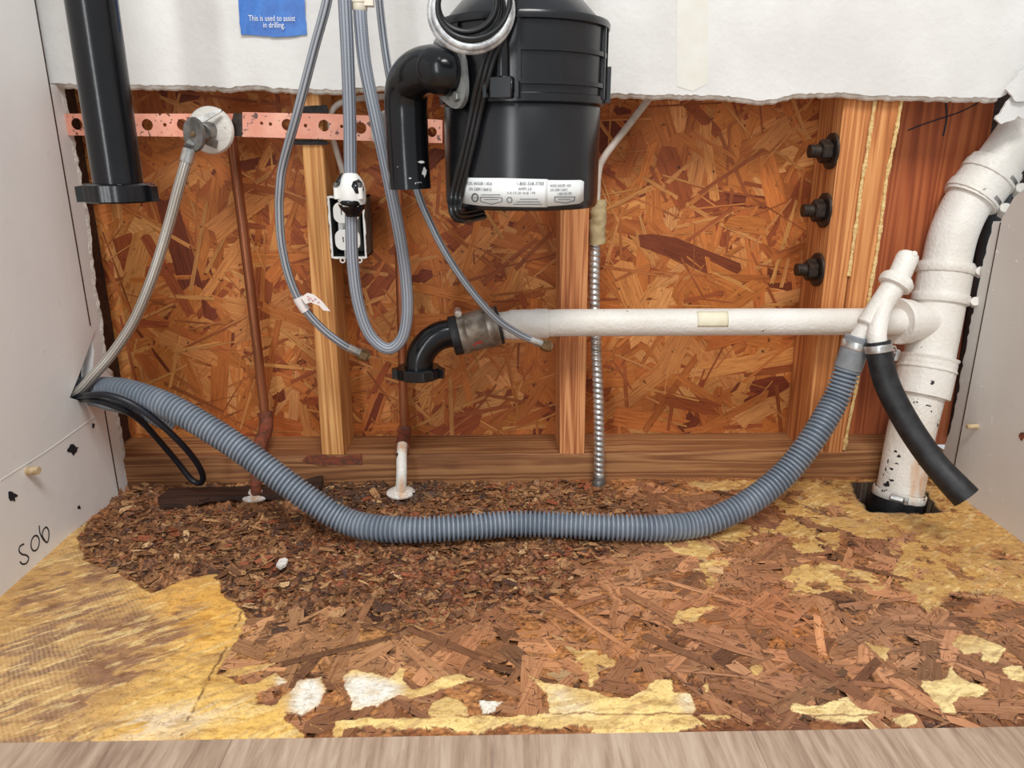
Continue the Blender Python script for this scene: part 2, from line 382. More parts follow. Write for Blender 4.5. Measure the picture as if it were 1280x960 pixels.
# ------------------------------------------------------------------ room shell
def ragged(pts, step, amp, r=rng):
    out = []
    for a, b in zip(pts, pts[1:]):
        n = max(1, int(math.hypot(b[0]-a[0], b[1]-a[1])/step))
        for k in range(n):
            t_ = k/n; out.append((a[0]+(b[0]-a[0])*t_+r.uniform(-amp, amp), a[1]+(b[1]-a[1])*t_+r.uniform(-amp, amp)))
    out.append(pts[-1]); return out
# upper drywall (front face y=-.002), torn bottom edge
edge_px = [(72, 103), (82, 104), (100, 106), (160, 106), (240, 107), (268, 108), (285, 111), (300, 107), (320, 106), (342, 110), (430, 112), (470, 108), (500, 110), (640, 112),
           (750, 116), (800, 118), (872, 119), (925, 121), (945, 125), (965, 124), (985, 120), (1000, 117), (1060, 116), (1085, 119), (1160, 121), (1250, 122)]
ep = [(P(x, y, -.002).x, P(x, y, -.002).z) for x, y in edge_px]
ep = [(XL-.012, ep[0][1])]+ep[1:]
low = ragged(ep, .004, .0009)
# around the drain pipe the board is torn upwards to the right
low += [(P(*q, -.002).x, P(*q, -.002).z) for q in [(1258, 118), (1262, 108), (1272, 100), (1278, 88), (1290, 80)]]+[(XR+.12, low[-1][1]+.05)]
outer = low+[(XR+.12, .80), (XL-.012, .80)]
wb = plate(outer, [], .012, lambda x, y, z: Vector((x, -.002+.012-z, y)))
wall_back = struct('wall_back', wb, [MW['drywall']])
mb = MB()
pts = [Vector((x, .0055, z)) for x, z in low[:-6]]
tube(mb, resample(pts, .0035)[0], lambda s, L: .0048*(1+.22*mnoise.noise(Vector((s*180, 0, 0)))+.18*mnoise.noise(Vector((s*600, 4, 0)))), 8)
link('torn_edge', mb.mesh(), MW['gypsum'], wall_back)
mb = MB(); a = P(846, -20, -.002); b = P(886, 112, -.002)
q = [P(846, -30, -.0024), P(885, -30, -.0024), P(884, 105, -.0024), P(866, 114, -.0024), P(846, 108, -.0024)]
hexa(mb, q, [p+Vector((0, .0004, 0)) for p in q])
link('masking_tape', mb.mesh(), MW['joint_tape'], wall_back)
# torn paper scraps along the right end, beside the pipe
def torn_piece(name, px, Y, parent, th=.002, curl=.0, mat='drywall'):
    mb = MB(); o = ragged(px+[px[0]], 5, 1.4)[:-1]
    V = [P(x, y, Y-curl*((x*7+y*3) % 11)/11) for x, y in o]
    hexa(mb, V, [v+Vector((0, th, 0)) for v in V]); return link(name, mb.mesh(), MW[mat], parent)
torn_piece('torn_paper', [(1244, 150), (1262, 124), (1270, 112), (1276, 122), (1290, 110), (1290, 150), (1272, 146), (1262, 152), (1250, 155)], -.006, wall_back, .003, .004)
torn_piece('torn_paper', [(1258, 112), (1275, 90), (1290, 78), (1290, 125), (1272, 128)], -.010, wall_back, .003, .003)
torn_piece('torn_paper', [(920, 120), (935, 119), (985, 117), (980, 126), (962, 128), (945, 129), (930, 125)], .0035, wall_back, .002, .002, 'gypsum')

# side panels with their back seam, lower edge on the floor
def yz(p): return (p.y, p.z)
hole = [yz(Xp(*q, XL)) for q in [(87, 497), (98, 471), (112, 432), (119, 412), (126, 410)]]
oL = [(-.62, -.03), (-.0165, -.03), (-.016, Xp(131, 509, XL).z)]+[hole[0]]+[hole[1], hole[2], hole[3]]+[(-.016, hole[3][1]+.005), (-.016, .80), (-.62, .80)]
me = plate([(q[0], q[1]) for q in oL], [], .016, lambda x, y, z: Vector((XL-.016+z, x, y)))
wl = struct('wall_left', me, MW['panelL'])
me = plate([(-.62, -.03), (-.0315, -.03), (-.0315, .335), (-.045, .36), (-.10, .40), (-.12, .47), (-.12, .80), (-.62, .80)], [], .016, lambda x, y, z: Vector((XR+.016-z, x, y)))
wr = struct('wall_right', me, MW['panelR'])
# drywall returns behind the panels' back edges
eg = ragged([(.013, 0.0), (.014, .05), (.012, .11), (.004, .135), (.016, .145), (.006, .155), (.012, .21), (.010, .26), (.02, .33), (.016, .40), (.013, .478)], .006, .0018)
me = plate(eg+[(-.0145, .478), (-.0145, .182), (-.03, .15), (-.0145, .116), (-.0145, -.03), (.010, -.03)], [], .013, lambda x, y, z: Vector((XL-.0145+z, x, y)))
t1_ = struct('trim_1', me, MW['panelL'])
mb = MB(); tube(mb, resample([Vector((XL-.005, y, z)) for y, z in eg], .003)[0], lambda s, L: .0052*(1+.2*mnoise.noise(Vector((s*200, 0, 0)))), 8); link('torn_edge', mb.mesh(), MW['gypsum'], t1_)
eg = ragged([(.004, 0.0), (-.004, .05), (-.010, .10), (-.008, .2), (-.012, .3), (-.016, .332)], .006, .0018)
me = plate(eg+[(-.0295, .332), (-.0295, -.03), (.003, -.03)], [], .013, lambda x, y, z: Vector((XR+.0145-z, x, y)))
struct('trim_2', me, MW['panelR'])
mb = MB(); box(mb, (XL-.006, -.0170, Xp(126, 408, XL).z+.006), (XL+.0002, -.0146, .80)); box(mb, (XL-.006, -.0170, 0), (XL+.0002, -.0146, Xp(131, 509, XL).z-.002)); link('seam_shade_strip', mb.mesh(), MW['darkwood'], wl)  # dark strips set in the seam, the gap's shade put in as colour
mb = MB(); box(mb, (XR-.0002, -.0318, 0), (XR+.006, -.0300, .332)); link('seam_shade_strip', mb.mesh(), MW['darkwood'], wr)  # right seam: its shade painted by a dark strip too
# inside of the notch: grey side of the cut
mb = MB(); box(mb, (XL-.06, -.12, .08), (XL-.045, .02, .25)); link('cavity_lining', mb.mesh(), MW['panelR'], wl)
for px in ([(118, 512), (122, 532), (130, 560), (138, 590), (152, 607)],):
    pass
# panel details : writing, torn screw holes, paint ridge
def stroke(name, pxs, plane, r, parent, mat, sides=6, flat=True, n=5):
    mb = MB(); pts = [Xp(x, y, plane) for x, y in pxs]; pts = resample(catmull(pts, n), .001)[0]
    tube(mb, pts, r, sides); me = mb.mesh()
    for v in me.vertices: v.co.x = plane+(v.co.x-plane)*.25
    return link(name, me, MW[mat], parent)
# sit on the panel face
stroke('handwriting', [(30, 680), (25, 683), (24, 689), (28, 693), (33, 694), (36, 698), (33, 704), (28, 705), (25, 702)], XL+.0002, .0009, wl, 'marker')
c0 = (44, 679); el = [(c0[0]+5.0*math.cos(a)-1.5*math.sin(a), c0[1]+9.5*math.sin(a)+1.0*math.cos(a)) for a in [k*math.pi/6 for k in range(13)]]
stroke('handwriting', el, XL+.0002, .0009, wl, 'marker')
stroke('handwriting', [(49, 657), (50, 666), (54, 674), (59, 678), (61, 672), (61, 664), (58, 659), (54, 663), (53, 670), (57, 677)], XL+.0002, .0009, wl, 'marker')
stroke('paint_ridge', [(0, 601), (30, 582), (60, 563), (95, 538), (131, 512)], XL+.0002, .0011, wl, 'panelL')
def blot(name, cx, cy, rx, ry, plane, parent, mat, seed, n=12):
    r2 = random.Random(seed); sgn = 1 if plane < 0 else -1
    f = [Xp(cx+rx*math.cos(2*math.pi*k/n)*r2.uniform(.45, 1.2), cy+ry*math.sin(2*math.pi*k/n)*r2.uniform(.45, 1.2), plane+sgn*.0006) for k in range(n)]
    mb = MB(); hexa(mb, f, [p-Vector((sgn*.0012, 0, 0)) for p in f]); return link(name, mb.mesh(), MW[mat], parent)
blot('screw_hole', 16, 620, 6, 8, XL, wl, 'marker', 2); blot('screw_hole', 92, 562, 7, 7, XL, wl, 'marker', 3)
blot('screw_hole', 117, 532, 2, 3.5, XL, wl, 'marker', 4); blot('screw_hole', 99, 634, 2, 2.4, XL, wl, 'marker', 5)
blot('rust_spot', 1277, 545, 4, 6, XR, wr, 'rust', 6)
def dowel(px, plane, sgn, label, d=(0, 0, 0), L=.016, r=.0042):
    p = Xp(*px, plane); mb = MB(); a = p-Vector((sgn*.002, 0, 0)); b = p+Vector((sgn*L, 0, 0))+Vector(d)
    cyl(mb, a, b, r, 14); o = link('wooden_dowel', mb.mesh(), MW['dowel']); return tag(o, label, 'dowel')
dowel((34, 589), XL, 1, 'broken wooden dowel stub in the left side panel', (0, 0, .001), .012)
dowel((1222, 533), XR, -1, 'pale wooden dowel stub in the right side panel', (0, 0, 0), .013, .003)

# ------------------------------------------------------------------ framing behind the drywall
OY = .083
def strands(x0, x1, z0, z1, n, Lr, Wr, pal, to3, seed, mask=None, hr=(0, .0018), jag=.15):
    r = random.Random(seed); V = []; Fa = []; U = []; Cc = []
    tot = sum(p[1] for p in pal)
    for i in range(n):
        cx = r.uniform(x0, x1); cz = r.uniform(z0, z1)
        if mask and not mask(cx, cz): continue
        L = r.uniform(*Lr)*(1 if r.random() < .8 else 1.3); W = r.uniform(*Wr)*(1 if r.random() < .65 else .45)
        a = r.gauss(0, 1.0) if r.random() < .7 else r.uniform(0, math.pi)
        h = r.uniform(*hr)*(.3+.7*i/n); tl = r.uniform(-.012, .012); ca, sa = math.cos(a), math.sin(a)
        e = jag*W*2
        pts = [(-L/2+r.uniform(-e, e), -W/2), (-L*.17, -W/2*r.uniform(.85, 1.1)), (L*.2, -W/2*r.uniform(.85, 1.1)), (L/2+r.uniform(-e, e), -W/2*r.uniform(.6, 1)), (L/2+r.uniform(-e, e)*1.4, 0),
               (L/2+r.uniform(-e, e), W/2*r.uniform(.6, 1)), (L*.2, W/2*r.uniform(.85, 1.1)), (-L*.17, W/2*r.uniform(.85, 1.1)), (-L/2+r.uniform(-e, e), W/2), (-L/2+r.uniform(-e, e)*1.4, 0)]
        k = r.random()*tot
        for c, wgt in pal:
            k -= wgt
            if k <= 0: break
        j = r.uniform(.85, 1.12); c = lin(c); col = (c[0]*j, c[1]*j*r.uniform(.95, 1.05), c[2]*j, 1)
        b = len(V); ou, ov = r.uniform(0, 50), r.uniform(0, 50)
        for x, y in pts: V.append(to3(cx+x*ca-y*sa, cz+x*sa+y*ca, h+tl*x*.5+r.uniform(-.0001, .0001)))
        Fa.append(list(range(b, b+10))); U += [(ou+y, ov+x) for x, y in pts]; Cc += [col]*10
    return V, Fa, U, Cc
pal = [((204, 124, 62), 5), ((186, 106, 52), 4), ((216, 146, 82), 4), ((162, 84, 44), 2.0), ((128, 62, 36), .8), ((228, 162, 98), 1.6), ((204, 124, 60), 3)]
def clampf(x, a, b): return max(a, min(b, x))
V, Fa, U, Cc = strands(-.56, .44, .03, .53, 3000, (.045, .13), (.011, .032), pal, lambda x, z, h: (clampf(x, -.6, .47), OY-.0016-h, clampf(z, .0, .56)), 11)
V2, F2, U2, C2 = strands(-.56, .44, .03, .53, 520, (.03, .11), (.002, .006), [((214, 150, 86), 3), ((196, 120, 62), 3), ((166, 92, 50), 2)], lambda x, z, h: (clampf(x, -.6, .47), OY-.0030-h*.3, clampf(z, .0, .56)), 12)
b_ = len(V); V += V2; Fa += [[i+b_ for i in q] for q in F2]; U += U2; Cc += C2
bx0 = len(V); V += [(-.6, OY, 0), (.47, OY, 0), (.47, OY, .56), (-.6, OY, .56), (-.6, OY+.011, 0), (.47, OY+.011, 0), (.47, OY+.011, .56), (-.6, OY+.011, .56)]
for q in ([0, 1, 2, 3], [7, 6, 5, 4], [0, 4, 5, 1], [1, 5, 6, 2], [2, 6, 7, 3], [3, 7, 4, 0]):
    Fa.append([bx0+i for i in q]); U += [(0, 0), (1, 0), (1, .5), (0, .5)]; Cc += [lin((160, 88, 42))]*4
osb = link('strand_board', mesh_from(V, Fa, U, Cc), MW['osb'])
tag(osb, 'orange-brown strand board sheathing behind the wall studs', 'board', kind='structure')
def board(name, px, Y0, Y1, mat, label, cat, group=None):
    f = [P(*q, Y0) for q in px]; mb = MB(); hexa(mb, f, [Vector((p.x, Y1, p.z)) for p in f]); me = mb.mesh()
    bm = bmesh.new(); bm.from_mesh(me); bmesh.ops.recalc_face_normals(bm, faces=bm.faces); bmesh.ops.bevel(bm, geom=bm.edges[:], offset=.0009, segments=2, affect='EDGES'); bm.to_mesh(me); bm.free()
    o = link(name, me, MW[mat]); return tag(o, label, cat, group)
SY = .0115
board('wall_stud', [(371, 80), (409, 80), (413, 568), (404, 568)][0:1]+[(407, 80), (438, 569), (405, 569)] if False else [(371, 70), (396, 70), (431, 569), (402, 569)], SY, OY-.004, 'stud1', 'pale yellow wood stud behind the outlet box', 'stud')
board('wall_stud', [(702, 80), (739, 80), (731, 568), (699, 568)], SY, OY-.004, 'stud2', 'reddish wood stud beside the metal conduit', 'stud')
board('wall_post', [(1060, 90), (1097, 90), (1029, 567), (1005, 567)], SY, OY-.004, 'post', 'grained wood post carrying the three dark bolts', 'post')
board('wall_post', [(1098, 90), (1132, 90), (1053, 567), (1030, 567)], SY, OY-.004, 'post', 'narrower wood post between the two foam lines', 'post')
pn = board('plywood_panel', [(1131, 70), (1252, 70), (1185, 556), (1054, 556)], .072, OY+.02, 'redwood', 'reddish brown plywood panel with a pen cross, behind the white drain stack', 'panel')
def pstroke(name, pxs, Y, r, parent, mat, flat=.3, jit=0, sides=6):
    pts = resample(catmull([P(x, y, Y) for x, y in pxs], 6), .0015)[0]
    mb = MB(); tube(mb, pts, (lambda s, L: r*(1+jit*mnoise.noise(Vector((s*70, 3, 1)))+jit*.5*mnoise.noise(Vector((s*330, 3, 5))))) if jit else r, sides); me = mb.mesh()
    for v in me.vertices: v.co.y = Y+(v.co.y-Y)*flat
    return link(name, me, MW[mat], parent)
pstroke('pen_mark', [(1135, 163), (1150, 157), (1167, 151), (1200, 140), (1222, 129)], .0715, .0008, pn, 'marker')
pstroke('pen_mark', [(1181, 121), (1183, 135), (1183, 150), (1179, 170)], .0715, .0012, pn, 'marker')
for pxs, lab in (([(1095, 118), (1090, 150), (1084, 190), (1077, 230), (1072, 270), (1066, 310), (1061, 345)], 'shorter yellow foam bead running down the middle of the post'),
                 ([(1128, 118), (1122, 155), (1115, 190), (1108, 225), (1103, 265), (1097, 310), (1090, 350), (1082, 400), (1076, 440), (1071, 480), (1063, 520), (1055, 562)], 'long yellow foam bead at the right edge of the post')):
    tag(pstroke('foam_bead', pxs, SY-.0012, .0022, None, 'foam', .7, .75, 8), lab, 'foam')
# bottom plate
mb = MB(); box(mb, (-.62, .0105, -.03), (.585, OY+.012, .0365)); me = mb.mesh()
bm = bmesh.new(); bm.from_mesh(me); bmesh.ops.subdivide_edges(bm, edges=[e for e in bm.edges if abs(e.verts[0].co.x-e.verts[1].co.x) > .5], cuts=160)
for v in bm.verts:
    if v.co.y < .02: v.co.y += .0012*mnoise.noise(Vector((v.co.x*40, v.co.z*60, 0)))-.0005; v.co.z += .0012*mnoise.noise(Vector((v.co.x*25, 5, 0)))
bmesh.ops.bevel(bm, geom=[e for e in bm.edges if e.verts[0].co.z > .03 and e.verts[1].co.z > .03 and e.verts[0].co.y < .02 and e.verts[1].co.y < .02], offset=.002, segments=2, affect='EDGES')
bm.to_mesh(me); bm.free()
sp_ = link('sole_plate', me, MW['plate']); tag(sp_, 'weathered wooden sole plate lying along the foot of the back wall', 'plate')
def ellipse_patch(name, px, Y, mat, parent, seed, th=.0008):
    r2 = random.Random(seed); o = ragged(px+[px[0]], 4, .8, r2)[:-1]; V = [P(x, y, Y) for x, y in o]
    mb = MB(); hexa(mb, V, [v+Vector((0, th, 0)) for v in V]); return link(name, mb.mesh(), MW[mat], parent)
o = ellipse_patch('rust_stain', [(378, 575), (384, 570), (400, 569), (425, 572), (452, 568), (452, 580), (430, 581), (405, 582), (385, 579)], .0085, 'rust', sp_, 1, .002); o['label'] = 'rust red stain'

# ------------------------------------------------------------------ subfloor
DX = .00105
nx = int((XR-XL+.03)/DX); ny = int((.46)/DX)
gx = np.linspace(XL-.002, XR+.002, nx); gy = np.linspace(-.4385, .0125, ny)
GX, GY = np.meshgrid(gx, gy)
def vnoise(x, y, s, seed):
    r_ = np.random.default_rng(seed); G = r_.random((256, 256))
    xs = x*s+100; ys = y*s+100; xi = np.floor(xs).astype(int); yi = np.floor(ys).astype(int); fx = xs-xi; fy = ys-yi
    fx = fx*fx*(3-2*fx); fy = fy*fy*(3-2*fy); g = lambda a, b: G[a % 256, b % 256]
    return (g(xi, yi)*(1-fx)+g(xi+1, yi)*fx)*(1-fy)+(g(xi, yi+1)*(1-fx)+g(xi+1, yi+1)*fx)*fy
def fbm(x, y, s, seed, oct=4, gain=.5):
    t_ = 0; a_ = 1; n_ = 0
    for k in range(oct): t_ = t_+a_*vnoise(x, y, s*2**k, seed+k*13); n_ += a_; a_ *= gain
    return t_/n_
def inpoly(poly, X=None, Y=None):
    X = GX if X is None else X; Y = GY if Y is None else Y
    ins = np.zeros(X.shape, bool); n = len(poly); j = n-1
    for i in range(n):
        xi, yi = poly[i]; xj, yj = poly[j]
        if yi != yj:
            c_ = ((yi > Y) != (yj > Y)) & (X < (xj-xi)*(Y-yi)/(yj-yi)+xi); ins ^= c_
        j = i
    return ins.astype(np.float32)
def blur(a, k):
    for _ in range(2):
        for ax in (0, 1):
            pad = [(0, 0), (0, 0)]; pad[ax] = (k+1, k); c = np.cumsum(np.pad(a, pad, mode='edge'), axis=ax)
            a = (np.take(c, range(2*k+1, c.shape[ax]), ax)-np.take(c, range(0, c.shape[ax]-2*k-1), ax))/(2*k+1)
    return a
WX = GX+(fbm(GX, GY, 70, 1)-.5)*.016+(fbm(GX, GY, 300, 71)-.5)*.006; WY = GY+(fbm(GX, GY, 70, 2)-.5)*.012+(fbm(GX, GY, 300, 72)-.5)*.005
WX2 = GX+(fbm(GX, GY, 120, 3)-.5)*.007; WY2 = GY+(fbm(GX, GY, 120, 4)-.5)*.005
def pm(px, soft=0, rough=True, off=(0, 0)):
    pl = [tuple(Fl(x+off[0], y+off[1])[:2]) for x, y in px]
    m_ = inpoly(pl, WX if rough else WX2, WY if rough else WY2); return blur(m_, soft) if soft else m_
def sm(a, b, x): t_ = np.clip((x-a)/(b-a), 0, 1); return t_*t_*(3-2*t_)
def lay(c, m_, col): return c*(1-m_[..., None])+np.array(lin(col)[:3])*m_[..., None]
n1 = fbm(GX, GY, 30, 20); n2 = fbm(GX, GY, 90, 21); n3 = fbm(GX, GY*2.2, 60, 22); n4 = fbm(GX, GY, 260, 23, 3)
rot = pm([(150, 598), (430, 594), (560, 594), (700, 600), (770, 618), (830, 650), (800, 675), (740, 700), (700, 740), (650, 760), (560, 785), (480, 775), (400, 765), (330, 775), (300, 765), (278, 748), (274, 716), (240, 722), (200, 738), (150, 722), (110, 700), (92, 680), (118, 648)])
rots = blur(rot, 6)
C3 = np.zeros(GX.shape+(3,), np.float32)+np.array(lin((172, 116, 70))[:3])
C3 = lay(C3, sm(.42, .62, n1)*.75, (132, 82, 50)); C3 = lay(C3, sm(.55, .7, n3)*.6, (200, 144, 92)); C3 = lay(C3, sm(.58, .72, n2)*.6, (112, 72, 46))
# soft stain zones
C3 = lay(C3, pm([(270, 800), (320, 760), (420, 770), (520, 790), (560, 830), (480, 840), (400, 835), (330, 835), (280, 845)], 14)*.75, (176, 128, 78))
C3 = lay(C3, pm([(560, 800), (640, 780), (740, 770), (800, 800), (770, 850), (700, 850), (620, 845)], 12)*.7, (184, 124, 70))
C3 = lay(C3, pm([(860, 760), (1000, 740), (1060, 780), (1040, 830), (960, 840), (900, 800)], 14)*.6, (176, 108, 54))
C3 = lay(C3, pm([(850, 800), (920, 790), (1000, 840), (1110, 850), (1140, 890), (980, 895), (870, 880), (845, 830)], 12)*.6, (134, 92, 66))
C3 = lay(C3, pm([(1080, 740), (1170, 770), (1280, 790), (1280, 900), (1170, 900), (1110, 830), (1070, 780)], 14)*.55, (162, 118, 84))
C3 = lay(C3, rots*.7, (136, 90, 57)); 
C3 = lay(C3, pm([(380, 660), (560, 690), (700, 690), (760, 690), (680, 740), (560, 760), (450, 740), (360, 730)], 14)*.55, (140, 74, 42))
C3 = lay(C3, rots*sm(.54, .66, n4)*.8, (82, 50, 34)); C3 = lay(C3, rots*sm(.58, .70, n2)*.7, (60, 38, 28)); C3 = lay(C3, rots*sm(.58, .68, n3)*.6, (186, 140, 92))
C3 = lay(C3, pm([(385, 598), (540, 596), (570, 608), (520, 625), (440, 640), (400, 630), (370, 615)], 7)*.75, (44, 30, 24))
C3 = lay(C3, pm([(1040, 745), (1072, 742), (1074, 770), (1082, 792), (1062, 788), (1045, 768)], 5)*.9*sm(.3, .5, n2), (40, 34, 34))
# paint / glue
lp = pm([(-40, 790), (0, 742), (60, 690), (112, 650), (96, 676), (106, 700), (135, 714), (165, 726), (190, 742), (215, 732), (242, 722), (273, 717), (275, 742), (290, 752), (308, 768), (302, 790), (288, 812), (272, 842), (290, 850), (300, 858), (318, 855), (345, 843), (358, 852), (322, 866), (322, 882), (345, 882), (362, 866), (372, 852), (404, 846), (406, 868), (396, 884), (372, 896), (360, 892), (356, 900), (372, 912), (380, 925), (-40, 935)], rough=False)
mid = pm([(427, 846), (440, 838), (455, 841), (478, 846), (488, 848), (500, 834), (507, 838), (505, 852), (516, 862), (532, 858), (548, 847), (572, 842), (594, 850), (570, 857), (548, 863), (530, 871), (515, 874), (500, 868), (485, 874), (472, 882), (455, 886), (438, 889), (438, 872), (430, 860)], rough=False)
p4 = pm([(540, 880), (560, 872), (578, 878), (584, 894), (552, 898), (536, 894)], rough=False); p5 = pm([(598, 876), (627, 876), (618, 890), (606, 894)], rough=False)
big = pm([(655, 843), (677, 852), (700, 856), (728, 862), (746, 866), (760, 873), (790, 873), (806, 862), (820, 850), (840, 850), (844, 867), (862, 866), (869, 880), (866, 895), (882, 908), (868, 925), (760, 925), (520, 925), (416, 925), (418, 900), (440, 898), (540, 897), (600, 896), (640, 897), (686, 893), (686, 872), (673, 857)], rough=False)
btm = pm([(425, 912), (470, 908), (560, 911), (600, 914), (640, 909), (700, 908), (742, 914), (742, 935), (425, 935)]); btm2 = pm([(845, 918), (870, 908), (905, 914), (905, 930), (845, 930)])
tan = pm([(720, 815), (760, 812), (770, 830), (748, 850), (735, 858), (720, 850)])
rp = [[(830, 681), (845, 674), (875, 678), (894, 688), (885, 696), (845, 693)], [(872, 705), (885, 699), (917, 704), (902, 715), (893, 720), (892, 736), (880, 730), (882, 718)], [(834, 776), (842, 765), (870, 760), (899, 761), (870, 774), (845, 780)],
      [(978, 723), (1000, 710), (1027, 702), (1053, 709), (1085, 716), (1110, 738), (1077, 741), (1047, 738), (1013, 743), (990, 745), (997, 733)],
      [(955, 618), (968, 630), (988, 650), (965, 662), (925, 655), (883, 668), (890, 677), (930, 676), (960, 665), (985, 672), (1000, 692), (1030, 690), (1052, 684), (1046, 660), (1066, 668), (1088, 674), (1122, 675), (1127, 700), (1115, 718), (1135, 740), (1165, 774), (1177, 772), (1180, 750), (1190, 738), (1240, 743), (1300, 757), (1310, 690), (1235, 620), (1190, 600), (1060, 600), (980, 601), (950, 604)],
      [(860, 601), (950, 601), (930, 612), (880, 614)]]
fp = [[(987, 880), (1013, 884), (1057, 876), (1077, 887), (1102, 892), (1053, 906), (1017, 898), (990, 890)],
      [(1150, 850), (1165, 852), (1183, 846), (1188, 834), (1200, 845), (1215, 855), (1232, 862), (1222, 873), (1200, 872), (1192, 880), (1197, 894), (1178, 892), (1170, 880), (1155, 865)],
      [(1190, 803), (1200, 793), (1220, 796), (1257, 812), (1246, 829), (1230, 828), (1225, 815), (1205, 818)], [(1252, 835), (1275, 832), (1290, 855), (1262, 851)], [(1113, 898), (1140, 892), (1147, 902), (1132, 911)],
      [(939, 834), (946, 831), (953, 834), (953, 842), (946, 845), (940, 842)], [(870, 894), (910, 893), (916, 898), (885, 899)], [(1080, 802), (1092, 806), (1112, 812), (1108, 828), (1100, 822), (1090, 812)], [(878, 858), (884, 856), (884, 864), (880, 868)]]
RP = np.clip(sum(pm(q) for q in rp), 0, 1); FP = np.clip(sum(pm(q, rough=False) for q in fp), 0, 1)
# flecked, half worn paint
worn = sm(.50, .56, fbm(GX, GY*1.6, 60, 40, 5, .6))
stR = np.clip(pm([(1124, 664), (1145, 660), (1165, 672), (1200, 680), (1250, 705), (1280, 722), (1280, 690), (1235, 680), (1215, 690), (1180, 672)], 5)+pm([(1172, 745), (1245, 742), (1280, 760), (1285, 800), (1200, 790), (1170, 775)], 5), 0, 1)
RP = RP*(1-np.clip(stR*1.1, 0, 1)*(.35+.65*worn)); RP = RP*(1-.85*sm(.58, .61, fbm(GX, GY, 45, 44, 5, .65)))*(1-.55*sm(.66, .69, fbm(GX, GY*1.3, 150, 46, 4, .6)))
paint = np.clip(lp+mid+p4+p5+big*(1-btm)*(1-btm2)+RP+FP+tan*sm(.42, .5, n2), 0, 1)
nickL = np.clip(pm([(228, 728), (240, 722), (258, 724), (256, 733), (240, 736)])+pm([(186, 774), (206, 776), (204, 782), (188, 780)])*.0, 0, 1)
tongue = pm([(267, 848), (285, 838), (320, 832), (345, 828), (330, 838), (300, 845)], rough=False); paint = np.clip(paint+tongue, 0, 1)
PC = np.zeros_like(C3)+np.array(lin((216, 172, 104))[:3])
brt = pm([(170, 915), (215, 840), (250, 760), (300, 770), (275, 850), (370, 880), (420, 905), (420, 930), (90, 930)], 26)
PC = lay(PC, brt, (255, 208, 112))
PC = lay(PC, pm([(170, 735), (272, 720), (300, 770), (270, 830), (220, 800)], 18)*.8, (246, 184, 84))
PC = lay(PC, pm([(430, 835), (600, 840), (700, 850), (900, 840), (900, 925), (420, 925)], 8), (255, 222, 146))
PC = lay(PC, pm([(940, 870), (1300, 780), (1300, 930), (940, 930)], 8), (250, 226, 162))
PC = lay(PC, pm([(930, 595), (1300, 595), (1300, 760), (1180, 790), (1000, 690)], 10), (208, 162, 92))
PC = lay(PC, pm([(820, 670), (920, 660), (1000, 690), (1120, 700), (1115, 750), (960, 750), (880, 800), (820, 790)], 8), (228, 186, 114))
# brown worn stains on the left sheet
stL = np.clip(pm([(-30, 810), (60, 790), (110, 800), (90, 850), (110, 900), (100, 930), (-30, 935)], 16)+.9*pm([(40, 770), (110, 740), (190, 760), (240, 780), (200, 830), (130, 860), (110, 900), (60, 850), (60, 800)], 14)+.6*pm([(60, 700), (110, 680), (150, 715), (160, 735), (100, 760), (20, 770)], 10), 0, 1)
SU = GX*.82+GY*.57; SV = -GX*.57+GY*.82
stn = fbm(SU*.45, SV*1.6, 70, 50, 6, .62)
PC = lay(PC, np.clip(stL*1.2, 0, 1)*.45, (186, 144, 104))
PC = lay(PC, sm(.50, .56, stn+(stL-.6)*.16)*np.clip(stL*3, 0, 1)*.85, (146, 106, 84))
PC = lay(PC, sm(.60, .66, fbm(SU*.4, SV*1.8, 110, 57, 5, .6))*.55, (196, 158, 112))
PC = lay(PC, sm(.60, .66, fbm(SU*.35, SV*2, 130, 58, 5, .6))*.5, (255, 228, 160))
PC = lay(PC, sm(.5, .62, fbm(GX*.6+GY*.3, GY*1.6, 60, 51, 5))*.35, (172, 130, 82))
# pale, thin paint
pale = np.clip(pm([(345, 842), (362, 850), (366, 868), (350, 862)], 2)+pm([(372, 852), (404, 846), (406, 868), (396, 884), (372, 896), (360, 885)], 3)+pm([(427, 846), (478, 846), (505, 862), (500, 875), (455, 888), (436, 889), (430, 860)], 4)+p5+pm([(120, 925), (180, 895), (260, 875), (300, 890), (250, 905), (200, 925)], 9)*.45*sm(.45, .55, stn)+pm([(683, 858), (700, 860), (720, 880), (760, 895), (690, 893)], 6)*.5+pm([(855, 868), (868, 870), (868, 890), (850, 885)], 3)*.7, 0, 1)
PC = lay(PC, pale*(.65+.35*sm(.35, .5, n2)), (252, 249, 238))
PC = PC*(1+(n4[..., None]-.5)*.35)
C3 = C3*(.72+.56*sm(.30, .70, fbm(GX, GY*1.4, 330, 24, 2)))[..., None]*1.18
C3 = C3*(1-paint[..., None])+PC*paint[..., None]
